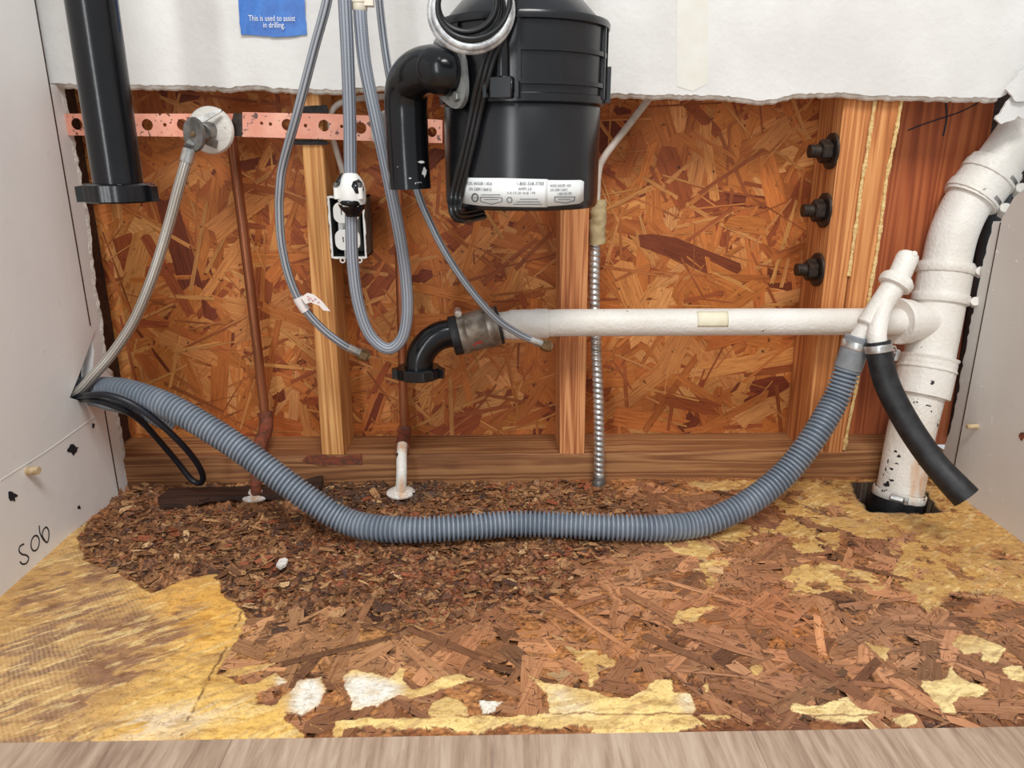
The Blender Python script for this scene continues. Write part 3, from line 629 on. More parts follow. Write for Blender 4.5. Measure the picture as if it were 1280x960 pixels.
# red chalk line and sheet seam
def linemask(px, wdt):
    m_ = np.full(GX.shape, 9.0); pl = [tuple(Fl(x, y)[:2]) for x, y in px]
    for (ax, ay), (bx, by) in zip(pl, pl[1:]):
        t_ = np.clip(((WX2-ax)*(bx-ax)+(WY2-ay)*(by-ay))/((bx-ax)**2+(by-ay)**2), 0, 1); m_ = np.minimum(m_, np.hypot(WX2-ax-t_*(bx-ax), WY2-ay-t_*(by-ay)))
    return 1-sm(wdt*.6, wdt*1.2, m_)
seam = linemask([(372, 655), (345, 705), (328, 745), (303, 765), (290, 790), (275, 825), (262, 850), (248, 880), (225, 920)], .0011)
red = linemask([(375, 650), (352, 690), (340, 720), (330, 735)], .0032)*sm(.35, .55, n4)
fseam = linemask([(355, 893), (420, 899), (540, 898)], .0012)+linemask([(690, 893), (870, 893), (1000, 896), (1130, 894), (1290, 890)], .001)
C3 = lay(C3, np.clip(red, 0, 1)*.85, (150, 52, 34)); C3 = lay(C3, np.clip(seam*.8*(sm(.4, .55, n2)), 0, 1), (92, 50, 34)); C3 = lay(C3, np.clip(fseam, 0, 1)*.7, (120, 56, 34))
C3 = lay(C3, pm([(885, 897), (1300, 893), (1300, 935), (885, 935)])*(1-FP)*.6, (112, 62, 40))
# heights
H = paint*.0011+rots*((fbm(GX, GY, 60, 60, 4, .6)-.62)*.022+(np.abs(fbm(GX, GY*1.6, 150, 61, 3)-.5)-.1)*.012)
H -= seam*.0012+fseam.clip(0, 1)*.001
pits = sm(.66, .72, fbm(GX, GY*1.3, 80, 62, 3))*(1-paint)*.003; H -= pits
C3 = lay(C3, sm(.66, .72, fbm(GX, GY*1.3, 80, 62, 3))*(1-paint)*.7, (58, 36, 26))
H = np.where(paint > .5, np.maximum(H, .0009), H)
hp = [tuple(Fl(*q)[:2]) for q in [(1064, 604), (1070, 618), (1087, 641), (1176, 641), (1164, 628), (1150, 606)]]
hm = inpoly(hp, WX2, WY2); hmb = blur(hm, 1)
C3 = lay(C3, np.clip(blur(hm, 5)*1.6, 0, 1)*(1-hm)*.5*sm(.4, .6, n2), (190, 180, 168)); C3 = lay(C3, np.clip(blur(hm, 2)*3, 0, 1), (58, 38, 26)); H = H*(1-hm)-hm*.07
edgef = sm(0, .006, GY+.4385); H = H*edgef-.0005*(1-edgef)
verts = np.stack([GX, GY, H], -1).reshape(-1, 3).astype(np.float32)
me = bpy.data.meshes.new('subfloor'); me.vertices.add(nx*ny); me.vertices.foreach_set('co', verts.ravel())
ii, jj = np.meshgrid(np.arange(nx-1), np.arange(ny-1)); a0 = (jj*nx+ii).ravel()
fc = np.stack([a0, a0+1, a0+nx+1, a0+nx], -1).astype(np.int32); nf = len(fc)
me.loops.add(nf*4); me.loops.foreach_set('vertex_index', fc.ravel()); me.polygons.add(nf)
me.polygons.foreach_set('loop_start', np.arange(0, nf*4, 4, dtype=np.int32)); me.polygons.foreach_set('loop_total', np.full(nf, 4, dtype=np.int32))
me.update(calc_edges=True); me.polygons.foreach_set('use_smooth', np.ones(nf, bool))
ca = me.color_attributes.new('Col', 'FLOAT_COLOR', 'POINT'); ca.data.foreach_set('color', np.concatenate([np.clip(C3, 0, 1), np.ones(GX.shape+(1,))], -1).astype(np.float32).ravel())
pa = me.attributes.new('paint', 'FLOAT', 'POINT'); pa.data.foreach_set('value', paint.astype(np.float32).ravel())
subf = struct('floor', me, MW['subfloor'])
tag(subf, 'water damaged strand board subfloor with worn yellow glue patches', None)
def samp(A, x, y):
    i = int((x-gx[0])/(gx[-1]-gx[0])*(nx-1)); j = int((y-gy[0])/(gy[-1]-gy[0])*(ny-1))
    if 0 <= i < nx and 0 <= j < ny: return float(A[j, i])
    return 0.0
# bare strands showing in the sound brown areas (lie below the glue)
pal2 = [((168, 110, 64), 4), ((148, 92, 56), 4), ((190, 130, 78), 3), ((118, 74, 48), 2), ((208, 152, 96), 1.5), ((156, 116, 84), 2)]
bare = lambda x, y: samp(rots, x, y) < rng.uniform(.02, .75) and samp(paint, x, y) < .5 and samp(hmb, x, y) < .01 and x > -.30
V, Fa, U, Cc = strands(XL+.05, XR-.05, -.425, -.02, 3000, (.02, .075), (.006, .018), pal2, lambda x, y, h: (clampf(x, XL+.002, XR-.002), clampf(y, -.4370, .008), .00012+h*.42), 23, bare)
# drop strands overlapping the pit
hb = np.array(hp); hx0, hx1, hy0, hy1 = hb[:, 0].min()-.002, hb[:, 0].max()+.002, hb[:, 1].min()-.002, hb[:, 1].max()+.002
Fa2 = []; U2 = []; C2 = []
for k, q in enumerate(Fa):
    if any(hx0 < V[i][0] < hx1 and hy0 < V[i][1] < hy1 for i in q): continue
    cxy = V[q[0]]; cxm = V[q[5]]; mx, my = (cxy[0]+cxm[0])/2, (cxy[1]+cxm[1])/2
    bcol = [samp(C3[..., c_], mx, my) for c_ in range(3)]; cc_ = [.75*bcol[c_]*(.82+.36*((k*37) % 17)/17)*1.38+.25*Cc[k*10][c_] for c_ in range(3)]+[1]; lum = .4*cc_[0]+.5*cc_[1]+.1*cc_[2]; cc_ = [cc_[0]*.84+lum*.16, cc_[1]*.88+lum*.14, cc_[2]*.84+lum*.16, 1]
    if (k*29) % 10 < 5: continue
    Fa2.append(q); U2 += U[k*10:k*10+10]; C2 += [cc_]*10
o = link('exposed_strands', mesh_from(V, Fa2, U2, C2), MW['floorstrand'], subf); o['kind'] = 'stuff'
# loose flakes and splinters of rotten wood
def proj_xy(x, y): v = np.array((x, y, 0))-CAM; return (640+FPX*(v@_r)/(v@_f), 480-FPX*(v@_u)/(v@_f))
rot_wide = blur(rot, 26)*(paint < .5)
r2 = random.Random(99); V = []; Fa = []; Cc = []
pal3 = [((184, 138, 92), 3.2), ((150, 104, 66), 4.6), ((118, 78, 50), 4), ((82, 52, 36), 2.4), ((216, 176, 128), 1.0), ((158, 88, 56), 2)]
cnt = 0
while cnt < 7500:
    x = r2.uniform(XL+.01, .30); y = r2.uniform(-.31, .0)
    if samp(rot_wide, x, y) < r2.uniform(.05, .95): continue
    sx_p = proj_xy(x, y)
    if 190 < sx_p[0] < 412 and 586 < sx_p[1] < 634: continue
    if sx_p[1] > 640 and sx_p[1] < 682 and sx_p[0] > 380 and r2.random() < .6: continue
    cnt += 1; z = samp(H, x, y); L = r2.choice((.0025, .003, .004, .005, .006, .009, .015)) * r2.uniform(.6, 1.3); W = L*r2.uniform(.18, .6); a = r2.gauss(.1, .8)
    t1 = r2.uniform(-.35, .35); t2 = r2.uniform(-.5, .5); M_ = Matrix.Rotation(a, 3, 'Z')@Matrix.Rotation(t1, 3, 'Y')@Matrix.Rotation(t2, 3, 'X')
    b = len(V); th = .0003
    for zz in (0, th):
        for q in ((-L/2, -W/2*r2.uniform(.3, 1)), (L*.1, -W/2), (L/2, -W/2*r2.uniform(.1, .8)), (L/2*r2.uniform(.7, 1.1), W/2*r2.uniform(.2, 1)), (-L*.1, W/2), (-L/2*r2.uniform(.7, 1.1), W/2*r2.uniform(.3, 1))):
            V.append(Vector((x, y, z+.0007+abs(t1)*L*.3))+M_@Vector((q[0], q[1], zz)))
    fs = [[5, 4, 3, 2, 1, 0], [6, 7, 8, 9, 10, 11]]+[[k, (k+1) % 6, 6+(k+1) % 6, 6+k] for k in range(6)]
    k = r2.random()*17
    for c, wgt in pal3:
        k -= wgt
        if k <= 0: break
    c = lin(c)
    for q in fs: Fa.append([b+i for i in q]); Cc += [c]*len(q)
# slim loose fibres on the bare wood everywhere
cnt = 0
while cnt < 6500:
    x = r2.uniform(XL+.01, XR-.012); y = r2.uniform(-.432, -.004)
    if samp(paint, x, y) > .4 or samp(hmb, x, y) > .01: continue
    sx_p = proj_xy(x, y)
    if 190 < sx_p[0] < 412 and 586 < sx_p[1] < 634: continue
    cnt += 1; z = max(samp(H, x, y), 0)+.0009; L = r2.uniform(.002, .013); W = r2.uniform(.0003, .0013); a = r2.gauss(.2, 1.0)
    M_ = Matrix.Rotation(a, 3, 'Z')@Matrix.Rotation(r2.uniform(-.06, .06), 3, 'Y')@Matrix.Rotation(r2.uniform(-.6, .6), 3, 'X'); b = len(V)
    for q in ((-L/2, 0, 0), (-L*.1, -W/2, 0), (L/2, -W*.2, 0), (L*.1, W/2, 0), (0, 0, .0004)): V.append(Vector((x, y, z))+M_@Vector(q))
    c = lin(r2.choice([(196, 146, 96), (150, 100, 62), (120, 78, 52), (86, 54, 38), (176, 124, 80), (72, 46, 34), (158, 118, 88)]))
    for q in ([3, 2, 1, 0], [0, 1, 4], [1, 2, 4], [2, 3, 4], [3, 0, 4]): Fa.append([b+i for i in q]); Cc += [c]*len(q)
o = link('wood_flakes', mesh_from(V, Fa, None, Cc), MW['flakes'])
tag(o, 'rotten brown wood flakes and splinters scattered over the damaged subfloor', 'debris', kind='stuff')
# laminate in front
mb = MB(); xs = [-1.15+.188*k+.0 for k in range(13)]; off = Fl(617, 925, .0035).x-xs[6]
for i, x in enumerate(xs[:-1]):
    x0 = x+off+.00012; x1 = x+off+.188-.00012; j = -.4395-.0
    box(mb, (x0, -.62 if i == 7 else -1.3, -.006), (x1, j, .0035))
    if i == 7: box(mb, (x0, -1.3, -.006), (x1, -.6206, .0035))
o = struct('floor', mb.mesh(), MW['laminate']); tag(o, 'light greige laminate planks in front of the cabinet opening', None)
o.name = 'floor'
# dark wood strip, white chip on the floor
mb = MB()
f = [Fl(198, 618, .004), Fl(290, 610, .004), Fl(398, 594, .006), Fl(404, 604, .006), Fl(392, 616, .006), Fl(318, 617, .004), Fl(270, 622, .004), Fl(200, 631, .004)]
f = [Fl(197, 622, .006), Fl(212, 610, .006), Fl(300, 608, .006), Fl(372, 602, .009), Fl(404, 593, .009), Fl(402, 606, .009), Fl(388, 618, .008), Fl(325, 619, .006), Fl(262, 621, .006), Fl(236, 629, .006), Fl(199, 630, .006)]
hexa(mb, f[::-1], [Vector((p.x, p.y, .0)) for p in f[::-1]]); me = mb.mesh(); bm = bmesh.new(); bm.from_mesh(me); bmesh.ops.recalc_face_normals(bm, faces=bm.faces); bm.to_mesh(me); bm.free()
tag(link('wood_strip', me, MW['darkwood']), 'dark wet strip of wood lying on the subfloor below the copper riser', 'wood strip')
mb = MB(); f = [Fl(x, y, .006) for x, y in [(345, 706), (349, 699), (356, 697), (360, 699), (357, 705), (350, 709)]]
hexa(mb, f[::-1], [p-Vector((0, 0, .003)) for p in f[::-1]]); tag(link('plaster_chip', mb.mesh(), MW['gypsum']), 'small white chip beside the red line on the subfloor', 'chip')
#PART2
# cavity ends (studs that close the bay left and right, seen only through the gaps)
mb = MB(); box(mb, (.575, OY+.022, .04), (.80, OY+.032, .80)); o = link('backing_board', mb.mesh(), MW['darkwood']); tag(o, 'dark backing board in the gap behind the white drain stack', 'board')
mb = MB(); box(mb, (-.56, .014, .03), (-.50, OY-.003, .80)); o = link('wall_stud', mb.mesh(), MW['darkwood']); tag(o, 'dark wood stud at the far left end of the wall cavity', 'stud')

def px_r(px, Y, w_): p = P(*px, Y); return mpp(p)*w_/2
def hosepath(seq, n=8, step=.004): return resample(catmull(PP(seq), n), step)[0]

# ------------------------------------------------------------------ perforated copper straps
def strap(name, px_top, px_bot, Y, holes, mat, label):
    tp = [P(*q, Y) for q in px_top]; bt = [P(*q, Y) for q in px_bot[::-1]]
    outer = [(p.x, p.z) for p in tp+bt]; hs = []
    for (x, y, r) in holes:
        c = P(x, y, Y); hs.append(circle(c.x, c.z, r*mpp(c), 18))
    me = plate(outer, hs, .0012, lambda x, y, z: Vector((x, Y+.0012-z, y)))
    return tag(link(name, me, MW[mat]), label, 'strap')
strap('copper_strap', [(74, 142), (160, 142), (240, 142), (300, 142), (318, 142)], [(74, 169), (160, 170), (240, 171), (300, 171), (318, 171)], .0075,
      [(96, 155, 7), (130, 156, 2.2), (163, 157, 2.2), (184, 156, 7), (206, 156, 2.3), (228, 156, 7), (272, 156, 7), (311, 156, 6.5)], 'strap', 'plain pink copper hanger strap on the left, perforated with round holes')
strap('copper_strap', [(303, 140), (340, 141), (400, 142), (430, 143), (490, 146), (553, 150)], [(303, 171), (340, 172), (400, 174), (430, 175), (490, 177), (553, 179)], .0060,
      [(327, 154, 2), (338, 155, 2.2), (359, 156, 7), (382, 157, 2.3), (405, 157, 7), (427, 158, 2), (451, 160, 7), (470, 161, 2), (495, 162, 7), (520, 163, 2), (540, 165, 6)], 'strap2', 'dark spotted pink copper hanger strap crossing the pale left stud')
def slab(name, px, Y, th, mat, label, cat, parent=None, group=None):
    mb = MB(); V = [P(*q, Y) for q in px]; hexa(mb, V, [v+Vector((0, th, 0)) for v in V]); o = link(name, mb.mesh(), MW[mat], parent)
    return tag(o, label, cat, group) if cat else o
slab('felt_strip', [(374, 133), (408, 131), (411, 141), (374, 141)], .0085, .0028, 'black_felt', 'black felt pad above the copper strap on the left stud', 'felt pad')
slab('felt_strip', [(362, 174), (405, 175), (412, 179), (408, 181), (362, 181)], .0085, .0028, 'black_felt', 'black felt pad below the copper strap on the left stud', 'felt pad')
slab('solder_stain', [(292, 141), (304, 142), (306, 152), (302, 171), (290, 170), (288, 158)], .0068, .0006, 'dark_iron', None, None, bpy.data.objects['copper_strap'])

# ------------------------------------------------------------------ copper risers with floor flanges
def riser(label, seq, w_, joint, lower, flange, fl_r, lowmat):
    base = Fl(flange[0], flange[1]); t_ = thing('copper_riser', label, 'pipe', base)
    mb = MB(); tube(mb, hosepath(seq, 6, .01), px_r(seq[1][:2], seq[1][2], w_), 18); link('pipe', mb.mesh(), MW['copper_pipe'], t_)
    mb = MB(); jp = hosepath(joint, 8, .003); r = px_r(joint[0][:2], joint[0][2], w_+4)
    tube(mb, jp, lambda s, L: r*(1.08 if (s < .006 or s > L-.006) else 1.0), 18); link('elbow', mb.mesh(), MW['rust'], t_)
    mb = MB(); lpth = hosepath(lower, 6, .003); r = px_r(lower[0][:2], lower[0][2], 13)
    tube(mb, lpth, r, 18); link('stub', mb.mesh(), MW[lowmat], t_)
    mb = MB(); lathe(mb, base+Vector((0, 0, .000)), (0, 0, 1), [(0, fl_r), (.002, fl_r*1.02), (.004, fl_r*.9), (.006, fl_r*.55), (.010, fl_r*.42), (.011, fl_r*.3)], 28); link('floor_flange', mb.mesh(), MW['oldpaint_chipped'], t_)
    return t_
riser('copper riser pipe rising left of the pale stud, dark at its elbow', [(286, 150, .05), (291, 185, .05), (310, 335, .05), (331, 515, .05)], 13,
      [(331, 515, .05), (333, 528, .046), (331, 541, .03), (326, 553, .008), (322, 566, -.008), (321, 580, -.02)], [(321, 575, -.018), (320, 598, -.0345), (320, 622, -.036)], (320, 621), .0165, 'rust')
riser('copper riser pipe behind the black trap elbow, ending in a whitish stub', [(492, 165, .05), (495, 200, .05), (500, 330, .05), (505, 535, .05)], 12,
      [(505, 535, .05), (506, 542, .045), (504, 550, .03), (503, 560, .005)], [(503, 556, .006), (502, 572, -.012), (502, 590, -.026), (501, 616, -.032)], (501, 617), .0175, 'oldpaint_chipped')

# ------------------------------------------------------------------ angle stop valves
def escutcheon(parent, c, r, mat='oldpaint'):
    mb = MB(); lathe(mb, c, (0, -1, 0), [(0, r), (.0012, r), (.004, r*.93), (.0065, r*.6), (.008, r*.35)], 36)
    return link('escutcheon', mb.mesh(), MW[mat], parent)
c = P(264, 163, .001); v1 = thing('shutoff_valve', 'old grey shutoff valve with oval handle on a white escutcheon', 'valve', c)
escutcheon(v1, c, .0255)
mb = MB(); cyl(mb, c+Vector((0, -.004, 0)), P(252, 165, -.03), .0095, 20); cyl(mb, P(254, 158, -.02), P(250, 174, -.028), .0085, 16)
f = [P(276, 136, -.012), P(277, 139, -.012), P(256, 152, -.026), P(240, 150, -.03), P(256, 143, -.022)]; hexa(mb, f, [q+Vector((0, .003, 0)) for q in f])
f = [P(272, 176, -.014), P(270, 186, -.012), P(255, 180, -.022), P(258, 168, -.022)]; hexa(mb, f, [q+Vector((0, .003, 0)) for q in f])
link('valve_body', mb.mesh(), MW['dull_steel'], v1)
hc = P(242.5, 168, -.045); ax = (hc-P(256, 164, -.02)).normalized(); ax = Vector((-.35, -.93, .05)).normalized()
mb = MB(); lathe(mb, hc-ax*.010, ax, [(0, .006), (.006, .007), (.007, .0145), (.0095, .0155), (.012, .0145), (.0125, .010), (.0115, .004), (.0115, .001)], 30, rf=lambda t, a: 1+.15*math.cos(2*a)); h_ = link('handle', mb.mesh(), MW['dull_steel'], v1)
mb = MB(); lathe(mb, hc+ax*.0012, ax, [(0, .0032), (.0015, .0030), (.002, .0022)], 14); link('handle_screw', mb.mesh(), MW['brass'], h_)
mb = MB(); cyl(mb, P(246, 174, -.035), P(238, 186, -.045), .0078, 6); link('outlet_nut', mb.mesh(), MW['dull_steel'], v1)
c = P(490, 165, -.001); v2 = thing('shutoff_valve', 'white flanged shutoff valve half hidden behind the black discharge elbow', 'valve', c); escutcheon(v2, c, .0235)
mb = MB(); cyl(mb, c+Vector((0, -.003, 0)), P(485, 166, -.03), .009, 18); cyl(mb, P(485, 160, -.024), P(484, 182, -.03), .0085, 6); link('valve_body', mb.mesh(), MW['oldpaint_chipped'], v2)
mb = MB(); hc = P(482, 157, -.036); lathe(mb, hc+Vector((0, .004, 0)), (-.3, -1, 0), [(0, .005), (.004, .006), (.005, .012), (.008, .0125), (.010, .011), (.0105, .002)], 24, rf=lambda t, a: 1+.14*math.cos(2*a)); link('handle', mb.mesh(), MW['dull_steel'], v2)

# ------------------------------------------------------------------ braided supply hose to the notch
def nut(mb, a, b, r): 
    a = Vector(a); b = Vector(b); L = (b-a).length; return lathe(mb, a, b-a, [(0, r*.8), (L*.12, r), (L*.88, r), (L, r*.85)], 6)
s1 = thing('supply_hose', 'stainless braided supply hose from the grey valve into the left panel notch', 'hose', P(238, 187, -.045))
seq = [(236, 190, -.047), (231, 208, -.05), (222, 240, -.052), (209, 288, -.05), (190, 348, -.05), (168, 400, -.05), (142, 440, -.055)]
pts = PP(seq)+[P(118, 468, -.062), Xp(98, 489, XL), Xp(98, 489, XL)+Vector((-.03, 0, -.012))]
hp_ = resample(catmull(pts, 8), .002)[0]
mb = MB(); tube(mb, hp_, mpp(pts[3])*6.6, 16); link('braided_sleeve', mb.mesh(), MW['braid_steel'], s1)
mb = MB(); d = (hp_[10]-hp_[0]).normalized(); cyl(mb, hp_[0]-d*.003, hp_[0]+d*.012, .0068, 20); link('ferrule', mb.mesh(), MW['steel'], s1)

def faucet_hose(label, seq, w_, mat, endnut=True, step=.0025, sides=14, extra=None):
    t_ = thing('faucet_hose', label, 'hose', P(*seq[-1])); pts = hosepath(seq, 8, step)
    i = len(seq)//2; r = px_r(seq[i][:2], seq[i][2], w_)
    mb = MB(); tube(mb, pts, r, sides); link('braided_sleeve', mb.mesh(), MW[mat], t_)
    if endnut:
        d = (pts[-1]-pts[-5]).normalized(); e = pts[-1]
        mb = MB(); cyl(mb, e-d*.012, e+d*.003, r*1.12, 16); link('ferrule', mb.mesh(), MW['steel'], t_)
        mb = MB(); nut(mb, e+d*.002, e+d*.012, r*1.65); lathe(mb, e+d*.0115, d, [(0, r*1.2), (.0025, r*1.2), (.0026, r*.7), (.0005, r*.65)], 16); link('coupling_nut', mb.mesh(), MW['brass'], t_)
    return t_, pts, r
fa, pa_, ra = faucet_hose('thin grey braided faucet hose with a paper tag, ending over the left stud', [(428, -260, -.14), (420, -140, -.14), (413, -45, -.138), (409, 0, -.135), (393, 60, -.125), (372, 140, -.11), (354, 205, -.09), (350, 235, -.085), (349, 262, -.08), (352, 305, -.075), (362, 348, -.07), (378, 382, -.065), (402, 410, -.06), (428, 430, -.055), (447, 440, -.05)], 11, 'braid_grey')
fb, pb_, rb = faucet_hose('thin grey braided faucet hose passing behind the black elbow, ending over the white drain arm', [(462, -260, -.09), (465, -140, -.09), (470, -45, -.09), (474, 0, -.09), (479, 45, -.088), (485, 85, -.086), (494, 130, -.08), (506, 185, -.08), (522, 240, -.085), (536, 275, -.088), (558, 318, -.09), (588, 362, -.092), (620, 398, -.092), (650, 418, -.09), (675, 429, -.088)], 9.5, 'braid_grey')
fc_, pc_, rc = faucet_hose('thick grey pull-down hose hanging in a long loop through the white weight', [(430, -260, -.13), (430, -130, -.13), (430, -45, -.13), (431, 0, -.13), (434, 60, -.128), (437, 140, -.12), (438, 215, -.112), (439, 280, -.108), (441, 330, -.105), (448, 380, -.102), (462, 418, -.10), (484, 436, -.10), (502, 424, -.10), (509, 392, -.102), (507, 345, -.105), (499, 290, -.11), (484, 215, -.114), (468, 140, -.12), (456, 80, -.123), (451, 30, -.125), (450, 14, -.125)], 14.5, 'nylon_grey', False, .0025, 18)
mb = MB(); cyl(mb, P(450, 27, -.125), P(450, 10, -.125), px_r((450, 20), -.125, 14), 18); link('ferrule', mb.mesh(), MW['dull_steel'], fc_)
mb = MB(); r_ = px_r((450, 10), -.125, 19); a_ = P(450, 15, -.125)
lathe(mb, a_, (0, 0, 1), [(0, r_*.8), (.002, r_), (.007, r_), (.0075, r_*1.1), (.009, r_*1.1), (.0095, r_), (.014, r_), (.0145, r_*1.25), (.03, r_*1.3), (.045, r_*1.3)], 24); link('quick_connector', mb.mesh(), MW['cream_plastic'], fc_)
mb = MB(); b_ = P(463, 2, -.125); box(mb, (b_.x-.008, b_.y-.005, b_.z-.004), (b_.x+.003, b_.y+.005, b_.z+.02)); link('release_tab', mb.mesh(), MW['cream_plastic'], fc_)
# paper tag on the first hose
tg = P(378, 380, -.068); mb = MB(); i0 = min(range(len(pa_)), key=lambda i: (pa_[i]-tg).length)
tube(mb, pa_[i0-4:i0+4], ra*1.25, 14, caps=False)
fl = [(376, 372), (384, 366), (392, 368), (402, 376), (413, 389), (404, 388), (399, 382), (388, 378), (382, 380)]
Vf = [P(x, y, -.072-.004*math.sin((x-376)/12)) for x, y in fl]; hexa(mb, Vf, [q+Vector((0, .0003, 0)) for q in Vf])
tagp = link('paper_tag', mb.mesh(), MW['paper'], fa); tagp['label'] = 'white paper tag with red printing'
mb = MB()
for k, (x, y) in enumerate([(385, 371), (388, 373), (386, 375), (394, 374), (398, 378), (391, 376)]):
    q = [(x-1.2, y-.6), (x+1.2, y-.3), (x+1.1, y+.5), (x-1.2, y+.2)]; Vq = [P(a, b, -.0765) for a, b in q]; hexa(mb, Vq, [v+Vector((0, .0004, 0)) for v in Vq])
link('red_print', mb.mesh(), MW['redink'], tagp)

# ------------------------------------------------------------------ white two-part weight clamped on the pull-down hose
wc = P(438, 243, -.112); m1 = mpp(wc); wt = thing('hose_weight', 'white and black clamp-on weight around the hanging grey hose', 'hose weight', wc)
top = P(438, 216, -.112); prof = [(0, 7.2), (2, 9.5), (6, 13), (12, 16.5), (20, 18.5), (34, 18.5), (40, 16.5)]
mb = MB(); lathe(mb, top, (0, 0, -1), [(a*m1, b*m1) for a, b in prof], 28, caps=True, rf=lambda t, a: 1+.06*math.cos(2*a)); link('white_shell', mb.mesh(), MW['white_plastic'], wt)
mb = MB(); lathe(mb, top-Vector((0, 0, 38*m1)), (0, 0, -1), [(0, 17.6*m1), (5*m1, 15.5*m1), (11*m1, 10*m1), (15*m1, 8.2*m1)], 28); link('black_collar', mb.mesh(), MW['black_abs'], wt)
def patch_on(center, rad, a0, z0, w__, h__, seed, mat, parent, name):
    r3 = random.Random(seed); n = 11; loop = [(a0+w__*math.cos(2*math.pi*k/n)*r3.uniform(.55, 1.15), z0+h__*math.sin(2*math.pi*k/n)*r3.uniform(.6, 1.1)) for k in range(n)]
    V = [(center[0]+math.sin(a)*rad(z), center[1]-math.cos(a)*rad(z), z) for a, z in loop]; cc = (center[0]+math.sin(a0)*rad(z0)*1.01, center[1]-math.cos(a0)*rad(z0)*1.01, z0)
    mb = MB(); mb.add(V+[cc], [[k, (k+1) % n, n] for k in range(n)]); me = mb.mesh()
    o = link(name, me, MW[mat], parent); md = o.modifiers.new('th', 'SOLIDIFY'); md.thickness = .0012; md.offset = 0; return o
wr_ = lambda z: np.interp((top.z-z)/m1, [a for a, b in prof], [b for a, b in prof])*m1*1.05+.0006
patch_on(wc, wr_, .75, top.z-17*m1, .45, .008, 5, 'black_abs', wt, 'black_inlay'); patch_on(wc, wr_, -1.0, top.z-10*m1, .4, .008, 6, 'black_abs', wt, 'black_inlay'); patch_on(wc, wr_, .15, top.z-36*m1, .9, .004, 8, 'black_abs', wt, 'black_inlay')
for sx_, zz in ((-1, 22), (1, 22)):
    p_ = Vector((wc.x+sx_*14.5*m1, wc.y-.010, top.z-zz*m1)); mb = MB(); cyl(mb, p_-Vector((0, 0, 9*m1)), p_+Vector((0, 0, 8*m1)), 3.6*m1, 16); link('screw_boss', mb.mesh(), MW['white_plastic'], wt)
    mb = MB(); cyl(mb, p_+Vector((0, -.0008, 5*m1)), p_+Vector((0, -.0008, 10.5*m1)), 3.2*m1, 12); link('screw', mb.mesh(), MW['dull_steel'], wt)

# ------------------------------------------------------------------ outlet box and receptacle
bY = .008; TLp = P(404, 246, bY); BRp = P(459, 322, bY); x0, x1, z1, z0 = TLp.x, BRp.x-.001, TLp.z, BRp.z
x0 = P(412.5, 285, SY).x+.001
bx = thing('outlet_box', 'open metal outlet box screwed to the left stud', 'electrical box', ((x0+x1)/2, bY, z0))
th = .0016; dY = .052
mb = MB(); box(mb, (x0, bY, z0), (x0+th, bY+dY, z1)); box(mb, (x1-th, bY, z0), (x1, bY+dY, z1)); box(mb, (x0, bY, z0), (x1, bY+dY, z0+th)); box(mb, (x0, bY, z1-th), (x1, bY+dY, z1)); box(mb, (x0, bY+dY-th, z0), (x1, bY+dY, z1)); link('box_shell', mb.mesh(), MW['box_metal'], bx)
mb = MB(); e_ = ragged([(x0-.0008, z0-.0008), (x1+.0008, z0-.0008), (x1+.0008, z1+.0008), (x0-.0008, z1+.0008), (x0-.0008, z0-.0008)], .004, .0006)[:-1]
me = plate(e_, [[(x0+.0014, z0+.0014), (x1-.0014, z0+.0014), (x1-.0014, z1-.0014), (x0+.0014, z1-.0014)]], .0012, lambda x, y, z: Vector((x, bY+.0005-z, y))); link('painted_rim', me, MW['white_plastic'], bx)
for (x, z) in ((x0+.012, z0-.003), ((x0+x1)/2+.012, z0-.003), (x0+.010, z1+.002)):
    me = plate(circle(x, z, .0034, 16), [circle(x, z, .0019, 12)], .0012, lambda a, b, c_: Vector((a, bY+.0003-c_, b))); link('screw_tab', me, MW['white_plastic'], bx)
rc_ = P(432, 283, -.002); rx = (x0+x1)/2+.001; rz = rc_.z; rt = thing('duplex_receptacle', 'white duplex receptacle with slots inside the open outlet box', 'receptacle', (rx, .004, rz))
def rrect(cx, cz, w_, h_, r): return [(cx+sx*(w_/2-r)+r*math.cos(a), cz+sz*(h_/2-r)+r*math.sin(a)) for sx, sz, a0 in ((1, 1, 0), (-1, 1, 1), (-1, -1, 2), (1, -1, 3)) for a in [a0*math.pi/2+k*math.pi/12 for k in range(7)]]
H_ = z1-z0; 
mb = MB(); box(mb, (rx-.011, .006, rz-.026), (rx+.011, .03, rz+.026)); link('body', mb.mesh(), MW['white_plastic'], rt)
mb = MB(); box(mb, (rx-.005, .001, z0+.001), (rx+.005, .0028, z1-.001)); link('yoke', mb.mesh(), MW['dull_steel'], rt)
for s_ in (-1, 1):
    cz = rz+s_*.0155; hs = [[(rx+a-.0009, cz-.003), (rx+a+.0009, cz-.003), (rx+a+.0009, cz+.0035), (rx+a-.0009, cz+.0035)] for a in (-.005, .005)]+[circle(rx, cz-.0085, .0019, 10)]
    me = plate(rrect(rx, cz, .0285, .0235, .0085), hs, .005, lambda a, b, c_: Vector((a, .0035-c_, b))); fo = link('outlet_face', me, MW['white_plastic'], rt)
    mb = MB()
    for a in (-.005, .005): box(mb, (rx+a-.001, .0032-.0005, cz-.0032), (rx+a+.001, .0036, cz+.0037))
    link('contact_slot', mb.mesh(), MW['marker'], fo)
